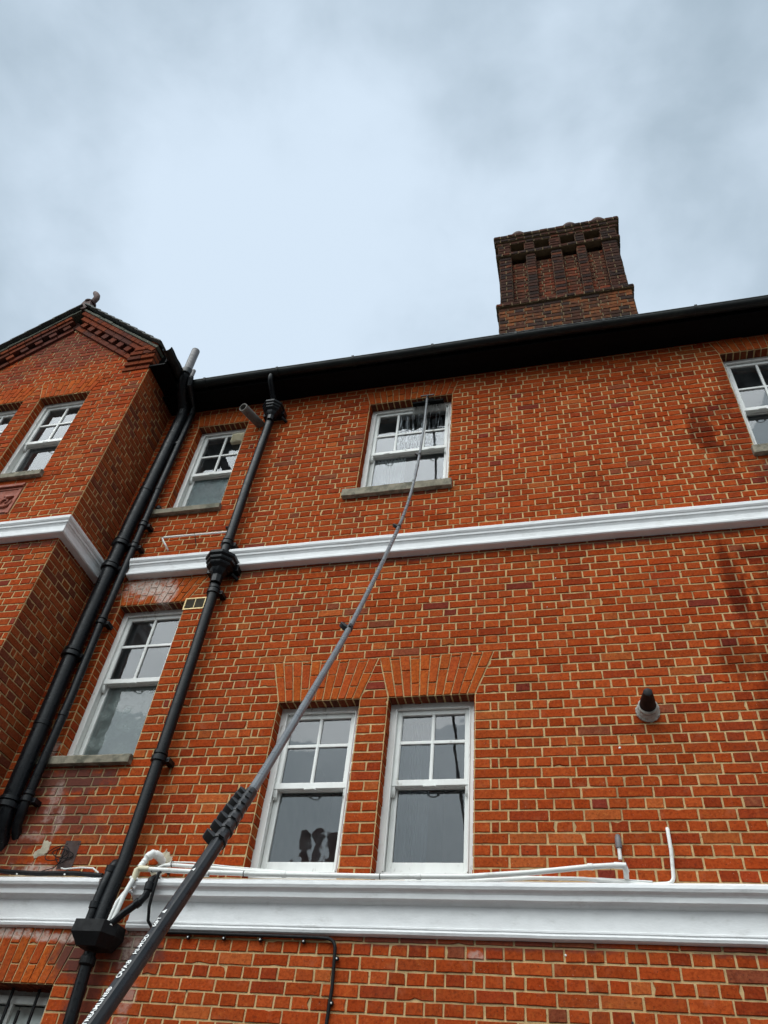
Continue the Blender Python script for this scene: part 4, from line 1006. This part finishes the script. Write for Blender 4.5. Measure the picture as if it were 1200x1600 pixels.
mb = MB(); mb.tube([(-2.94, -.06, 3.47), (-2.86, -.075, 3.505), (-2.7, -.075, 3.502), (-2.4, -.07, 3.476), (-2.0, -.06, 3.452), (-1.5, -.05, 3.436), (-1.0, -.05, 3.445), (-.6, -.05, 3.44), (-.3, -.05, 3.435), (0.0, -.05, 3.43), (.3, -.05, 3.415)], .005, 8); mb.build('cable', 'whitepvc', SPW, smooth=True)
mb = MB(); mb.ring((-2.845, -.08, 3.49), X_, .019, .021, .006); mb.ring((-2.955, -.125, 3.433), X_, .0165, .0185, .006); mb.ring((-2.28, -.12, 3.415), X_, .0165, .0185, .006); mb.ring((-1.35, -.12, 3.405), X_, .0165, .0185, .005); mb.build('cable_tie', 'blackmatt', SPW, smooth=True); allfix(SPW)
# black branch pipe and hanging cable by the box head
BP = pipe_thing('waste_pipe', 'black jointed waste pipe slanting down to the box head under the cornice', 'pipe', (-2.95, -.1, 3.2))
mb = MB(); mb.tube([(-2.93, .01, 3.38), (-2.93, -.11, 3.385), (-2.93, -.145, 3.36), (-2.93, -.15, 3.30), (-2.935, -.15, 3.26), (-2.96, -.155, 3.22), (-3.04, -.17, 3.145), (-3.12, -.18, 3.06), (-3.14, -.18, 3.0)], .024, 14); mb.build('pipe', 'black', BP, smooth=True)
mb = MB(); mb.ring((-2.93, -.149, 3.315), Z_, .024, .031, .06); mb.build('coupling', 'black', BP, smooth=True); mb = MB(); mb.ring((-2.975, -.158, 3.207), (1, 0, .9), .024, .030, .04); mb.build('coupling', 'black', BP, smooth=True); allfix(BP)
mb = MB(); mb.tube([(-2.895, .01, 3.46), (-2.89, -.10, 3.44), (-2.885, -.155, 3.40), (-2.89, -.15, 3.3), (-2.90, -.13, 3.2), (-2.895, -.10, 3.12), (-2.87, -.05, 3.08), (-2.80, -.03, 3.075), (-2.6, -.03, 3.074), (-2.16, -.03, 3.071), (-1.78, -.03, 3.068)] + arcpts((-1.78, -.03, 3.068), (-1.618, -.03, 3.064), (-1.612, -.03, 2.8), .07) + [(-1.610, -.02, 2.8), (-1.618, -.02, 2.6), (-1.615, -.02, 1.2), (-1.615, .03, 1.18)], .0105, 10)
CB = empty('cable', (-1.6, 0, 2.9), label='black cable under the lower cornice turning down the brick wall', cat='cable')
mb.build('cable_run', 'blackmatt', CB, smooth=True)
for (x, z) in ((-2.62, 3.05), (-2.37, 3.05), (-2.12, 3.048), (-1.83, 3.045), (-1.60, 2.955), (-1.60, 2.72)):
    mb = MB(); mb.lathe((x, -.014, z), [(.012, 0), (.014, .008), (.010, .018)], 10, axis=(0, -1, 0)); cl = mb.build('clip', 'blackmatt', CB, smooth=True)
    mb = MB(); mb.lathe((x, -.031, z), [(.0045, 0), (.0045, .003)], 8, axis=(0, -1, 0)); mb.build('nail_head', 'whitepvc', cl)
allfix(CB)
LC = empty('cable', (-3.9, 0, 3.42), label='black cable lying along the top of the lower cornice at left', cat='cable')
mb = MB(); mb.tube([(-4.58, -.05, 3.46), (-4.35, -.055, 3.455), (-4.15, -.06, 3.435), (-3.9, -.06, 3.425), (-3.6, -.06, 3.430), (-3.37, -.06, 3.415)], .017, 10); mb.build('cable_run', 'blackmatt', LC, smooth=True)
for x in (-4.05, -3.66):
    mb = MB(); mb.lathe((x, -.075, 3.415), [(.006, 0), (.006, .006)], 8, axis=(0, -1, 0)); mb.build('nail_head', 'whitepvc', LC)
allfix(LC)
mb = MB(); mb.tube([(-3.74, -.03, 3.475), (-3.68, -.075, 3.452), (-3.55, -.08, 3.462), (-3.45, -.08, 3.458), (-3.40, -.07, 3.43)], .0055, 8)
tag_mesh(mb, 'cable', 'whitepvc', 'short white cable lying over the black cable left of the drainpipe', 'cable')
mb = MB(); mb.box(-3.80, -3.675, -.008, -.001, 3.475, 3.680)
for (x, z) in ((-3.785, 3.66), (-3.69, 3.66), (-3.785, 3.495), (-3.69, 3.495)): mb.lathe((x, -.008, z), [(.006, 0), (.005, .004)], 8, axis=(0, -1, 0))
tag_mesh(mb, 'wall_plate', 'rust', 'dark rusty metal plate screwed to the brick wall at lower left', 'plate', smooth=False)
mb = MB(); pts = []
for i in range(90):
    t = i / 89; a = t * 6.28 * 3.2; pts.append(V((-3.80 + .075 * math.cos(a) + .04 * math.sin(t * 9), -.03 - .015 * math.sin(a * 1.3), 3.575 + (.045 + .02 * math.sin(t * 5)) * math.sin(a))))
pts += [V((-3.77, -.03, 3.52)), V((-3.80, -.035, 3.475)), V((-3.88, -.05, 3.445))]
mb.tube(pts, .0032, 6); tag_mesh(mb, 'wire_coil', 'blackmatt', 'loose loops of thin black wire hanging over the rusty plate', 'wire')
# little white bracket pipe under the narrow upper window
RL = pipe_thing('overflow_pipe', 'small white pipe held off the wall under the narrow upper window', 'pipe', (-3.6, 0, 6.7))
mb = MB(); mb.tube([(-3.90, .01, 6.60), (-3.90, -.06, 6.605), (-3.935, -.08, 6.655), (-3.955, -.085, 6.695), (-3.93, -.085, 6.70), (-3.6, -.085, 6.695), (-3.30, -.085, 6.690), (-3.235, -.08, 6.69)], .0105, 10); mb.build('pipe', 'whitepvc', RL, smooth=True)
mb = MB(); mb.tube([(-3.60, -.098, 6.70), (-3.60, -.05, 6.675), (-3.60, .01, 6.62)], .005, 8); mb.build('hook', 'rust', RL, smooth=True)
allfix(RL)
mb = MB(); mb.tube([(-3.30, -.04, 6.80), (-3.245, -.05, 6.79)], .014, 10); mb.tube([(-3.30, .01, 6.80), (-3.30, -.045, 6.80)], .009, 8)
tag_mesh(mb, 'pipe_hook', 'blackmatt', 'small black iron hook in the brickwork beside the rainwater pipe', 'hook')
mb = MB(); mb.lathe((-4.20, -.02, L(95) + .01), [(.02, 0), (.034, .01), (.036, .035), (.024, .055), (.01, .06)], 9)
tag_mesh(mb, 'pipe_bracket', 'blackmatt', 'small black lump on the left end of the narrow window sill', 'bracket')

# ------------------------------------------------------------------ window-cleaning pole
PTS = [(-.78, -5.10, .02), (-.84, -4.5, .72), (-.935, -3.538, 1.886), (-.945, -3.44, 2.005), (-.962, -3.29, 2.19), (-.980, -3.13, 2.39), (-.992, -3.02, 2.535), (-1.003, -2.925, 2.655), (-1.029, -2.705, 2.955), (-1.063, -2.41, 3.37), (-1.103, -2.045, 3.897), (-1.162, -1.525, 4.72), (-1.236, -.86, 5.84), (-1.278, -.49, 6.62), (-1.306, -.235, 7.44), (-1.318, -.13, 8.02), (-1.324, -.09, 8.45)]
PTS = [V(p) for p in PTS]
def cr_(p0, p1, p2, p3, t):
    return 0.5 * ((2 * p1) + (p2 - p0) * t + (2 * p0 - 5 * p1 + 4 * p2 - p3) * t * t + (3 * p1 - p0 - 3 * p2 + p3) * t ** 3)
FN = []; IX = []
for i in range(len(PTS) - 1):
    a = PTS[max(0, i - 1)]; d = PTS[min(len(PTS) - 1, i + 2)]
    IX.append(len(FN))
    for k in range(6): FN.append(cr_(a, PTS[i], PTS[i + 1], d, k / 6))
IX.append(len(FN)); FN.append(PTS[-1])
for _ in range(3): FN = [FN[0]] + [(FN[i - 1] + FN[i] * 2 + FN[i + 1]) / 4 for i in range(1, len(FN) - 1)] + [FN[-1]]
PO = empty('window_cleaning_pole', tuple(PTS[0]), label='long telescopic black and grey pole leaning up to the washed window', cat='pole')
side = V((-.83, .0, .30))    # octagonal section: one flat turned up and to the left
i_c1 = IX[5]; i_c1b = IX[6] + 4; i_c2 = IX[10]; i_c3 = IX[12] - 1; i_c4 = IX[14] - 1
ref = (-.75, -.25, .62)
def sec(i0, i1, rad, mat, nm='tube_section'):
    mb = MB(); mb.tube(FN[i0:i1 + 1], rad, 16, ref=ref, oct_=True); return mb.build(nm, mat, PO)
sec(0, i_c1 + 1, .0190, 'carbonlow')
sec(i_c1, i_c2, .0152, 'carbon'); sec(i_c2, i_c3, .0142, 'carbon'); sec(i_c3, i_c4, .0134, 'carbon'); sec(i_c4, len(FN) - 1, .0125, 'carbon')
def clamp(c, t, rad, ln, big=1.0):
    mb = MB(); c = V(c); t = V(t).normalized(); view = (c - CAM).normalized(); sd_ = t.cross(view).normalized()
    if sd_.x > 0: sd_ = -sd_
    fr = t.cross(sd_).normalized(); 
    if fr.dot(view) > 0: fr = -fr
    mb.ring(c, t, rad * 1.0, rad * 1.16, ln * .62)
    # lever: a rounded wing folded against the side of the collar
    prof = []
    for k in range(9):
        a = math.pi * k / 8; prof.append((math.cos(a) * ln * .27 + math.sin(a) * ln * .22, math.sin(a) * rad * 1.15 * big))
    A = c + sd_ * rad * 0.85 + fr * (-rad * .8) - t * ln * .2
    mb.prism([(p[0], p[1]) for p in prof], A, t, sd_, fr * rad * 1.5)
    mb.obox(c - t * ln * .3 + fr * rad * 1.1 - sd_ * rad * .3, t * ln * .6, sd_ * rad * .9, fr * rad * .25)
    return mb
L0 = FN[i_c1]; L1 = FN[i_c1b]
for k in range(7):
    a = k / 6; idx = i_c1 + (i_c1b - 1 - i_c1) * a; i = int(idx); q = FN[i].lerp(FN[i + 1], idx - i); t = FN[i + 1] - FN[i]
    clamp(q, t, .0195 - .0006 * k, .030, 1.3).build('clamp', 'clamp', PO, smooth=False, bevel=.0015)
mb = MB(); mb.tube(FN[i_c1:i_c1b + 1], .0185, 20); mb.build('clamp_core', 'clamp', PO, smooth=True)
for i, rad in ((i_c2, .0165), (i_c3, .0155), (i_c4, .015)):
    clamp(FN[i], FN[i + 1] - FN[i - 1], rad, .058, 2.0).build('clamp', 'clamp', PO, bevel=.0015)
# lettering wrapped on the bottom tube
def lettering(txt, s_start, size, rad, ang, sx=1.0):
    cu = bpy.data.curves.new('t', 'FONT'); cu.body = txt; cu.size = size; cu.space_character = 1.05; cu.offset = size * .022
    to = bpy.data.objects.new('t', cu); C.objects.link(to); bpy.context.view_layer.update()
    dg = bpy.context.evaluated_depsgraph_get(); me = bpy.data.meshes.new_from_object(to.evaluated_get(dg)); bpy.data.objects.remove(to)
    A, Bp = FN[IX[2]], FN[IX[5]]; T = (Bp - A).normalized()
    c0 = A; view = (c0 - CAM).normalized(); sd_ = T.cross(view).normalized()
    if sd_.x > 0: sd_ = -sd_
    fr = T.cross(sd_).normalized()
    if fr.dot(view) > 0: fr = -fr
    # baseline on the side away from the left edge: letters climb the pole with their tops to the left
    lens = [0.0]; i2 = IX[2]
    base = IX[1]
    path = FN[base:]; 
    for i in range(1, len(path)): lens.append(lens[-1] + (path[i] - path[i - 1]).length)
    o2 = lens[IX[2] - base]
    def at(s):
        s += o2
        for i in range(1, len(lens)):
            if lens[i] >= s: t = (s - lens[i - 1]) / (lens[i] - lens[i - 1]); return path[i - 1].lerp(path[i], t)
        return path[-1]
    for v in me.vertices:
        s = s_start + v.co.x * sx; th = ang + v.co.y / rad
        v.co = at(s) + (fr * math.cos(th) + sd_ * math.sin(th)) * (rad + .0006)
    me.materials.append(M['letter']); return me
mes = [lettering('STREAMLINE\u00ae', .016, .0128, .0192, .62, 1.28), lettering('OVA8', .150, .0138, .0192, .62, 1.45), lettering('HI-MOD', .222, .0124, .0192, .62, 1.35), lettering('60FT', .312, .0124, .0192, .62, 1.3), lettering('\u25b2', .360, .013, .0192, .62, 1.2), lettering('\u25b2', .530, .011, .0192, .62, 1.2)]
for me in mes:
    lo = bpy.data.objects.new('lettering', me); C.objects.link(lo); lo.parent = PO
    for p in me.polygons: p.material_index = 0
# brush head
tp = FN[-1]
mb = MB(); mb.tube([tp - V((0, 0, .02)), tp + V((0, .0, .05)), tp + V((.0, .03, .085)), tp + V((0, .07, .075)), tp + V((0, .085, .03)), tp + V((0, .09, .02))], .010, 12); mb.box(tp.x - .075, tp.x + .075, tp.y - .006, tp.y + .006, tp.z + .058, tp.z + .070)
mb.build('gooseneck', 'clamp', PO, smooth=True)
bx0, bx1 = -1.515, -1.145
BH = MB(); BH.box(bx0 + .01, bx1 - .01, -.030, .048, 8.478, 8.512); BH.box(tp.x - .05, tp.x + .06, -.02, .035, 8.512, 8.55); br = BH.build('brush_head', 'soffitpaint', PO, bevel=.006)
mb = MB()
for i in range(420):
    x = bx0 + (bx1 - bx0) * random.random(); y = random.uniform(.012, .045)
    p = V((x, y, 8.480)); q = V((x + random.uniform(-.008, .008), y + .045 + random.uniform(-.004, .008), 8.428 + random.uniform(-.010, .010))); w_ = V((.0016, 0, 0))
    mb.add([p - w_, p + w_, q + w_, q - w_, p + V((0, .0016, 0)), q + V((0, .0016, 0))], [(0, 1, 2, 3), (1, 4, 5, 2), (4, 0, 3, 5)])
mb.build('bristles', 'bristle', br)
allfix(PO)

# ------------------------------------------------------------------ ground and what stands behind the camera
mb = MB(); mb.add([V((-250, -250, 0)), V((250, -250, 0)), V((250, 250, 0)), V((-250, 250, 0))], [(0, 1, 2, 3)])
tag(mb.build('ground', 'asphalt'), kind='structure')
mb = MB(); mb.add([V((-30, -9, .004)), V((30, -9, .004)), V((30, 6, .004)), V((-30, 6, .004))], [(0, 1, 2, 3)])
tag(mb.build('paving', 'paving'), kind='structure')
TH = empty('terraced_house', (-4, -24, 0), label='brick terraced house across the road, seen only as reflections in the panes', cat='house')
mb = MB(); mb.box(-16, 8, -30, -22, 0, 8.2); mb.build('wall', M['brick2'], TH)
mb = MB(); mb.prism([(-30.4, 8.2), (-21.6, 8.2), (-26, 11.7)], (-16.2, 0, 0), Y_, Z_, V((24.4, 0, 0))); mb.build('roof', 'slate', TH)
mb = MB(); mb.box(-12.2, -10.5, -26.4, -25.6, 11, 13.6); ch = mb.build('chimney', 'terra', TH, bevel=.03)
for i in range(3):
    mb = MB(); mb.lathe((-11.95 + i * .6, -26, 13.6), [(.25, 0), (.22, .1), (.20, 1.05), (.26, 1.12), (.25, 1.3), (.15, 1.32)], 16); mb.build('chimney_pot', 'terra', ch, smooth=True)
for i in range(6):
    for z in (1.0, 4.6):
        mb = MB(); x = -14.5 + i * 3.9; mb.box(x, x + 1.1, -22.03, -21.97, z, z + 1.7); wf = mb.build('window', 'frame', TH); mb = MB(); mb.box(x + .08, x + 1.02, -21.968, -21.96, z + .08, z + 1.62); mb.build('pane', 'blackmatt', wf)
allfix(TH)
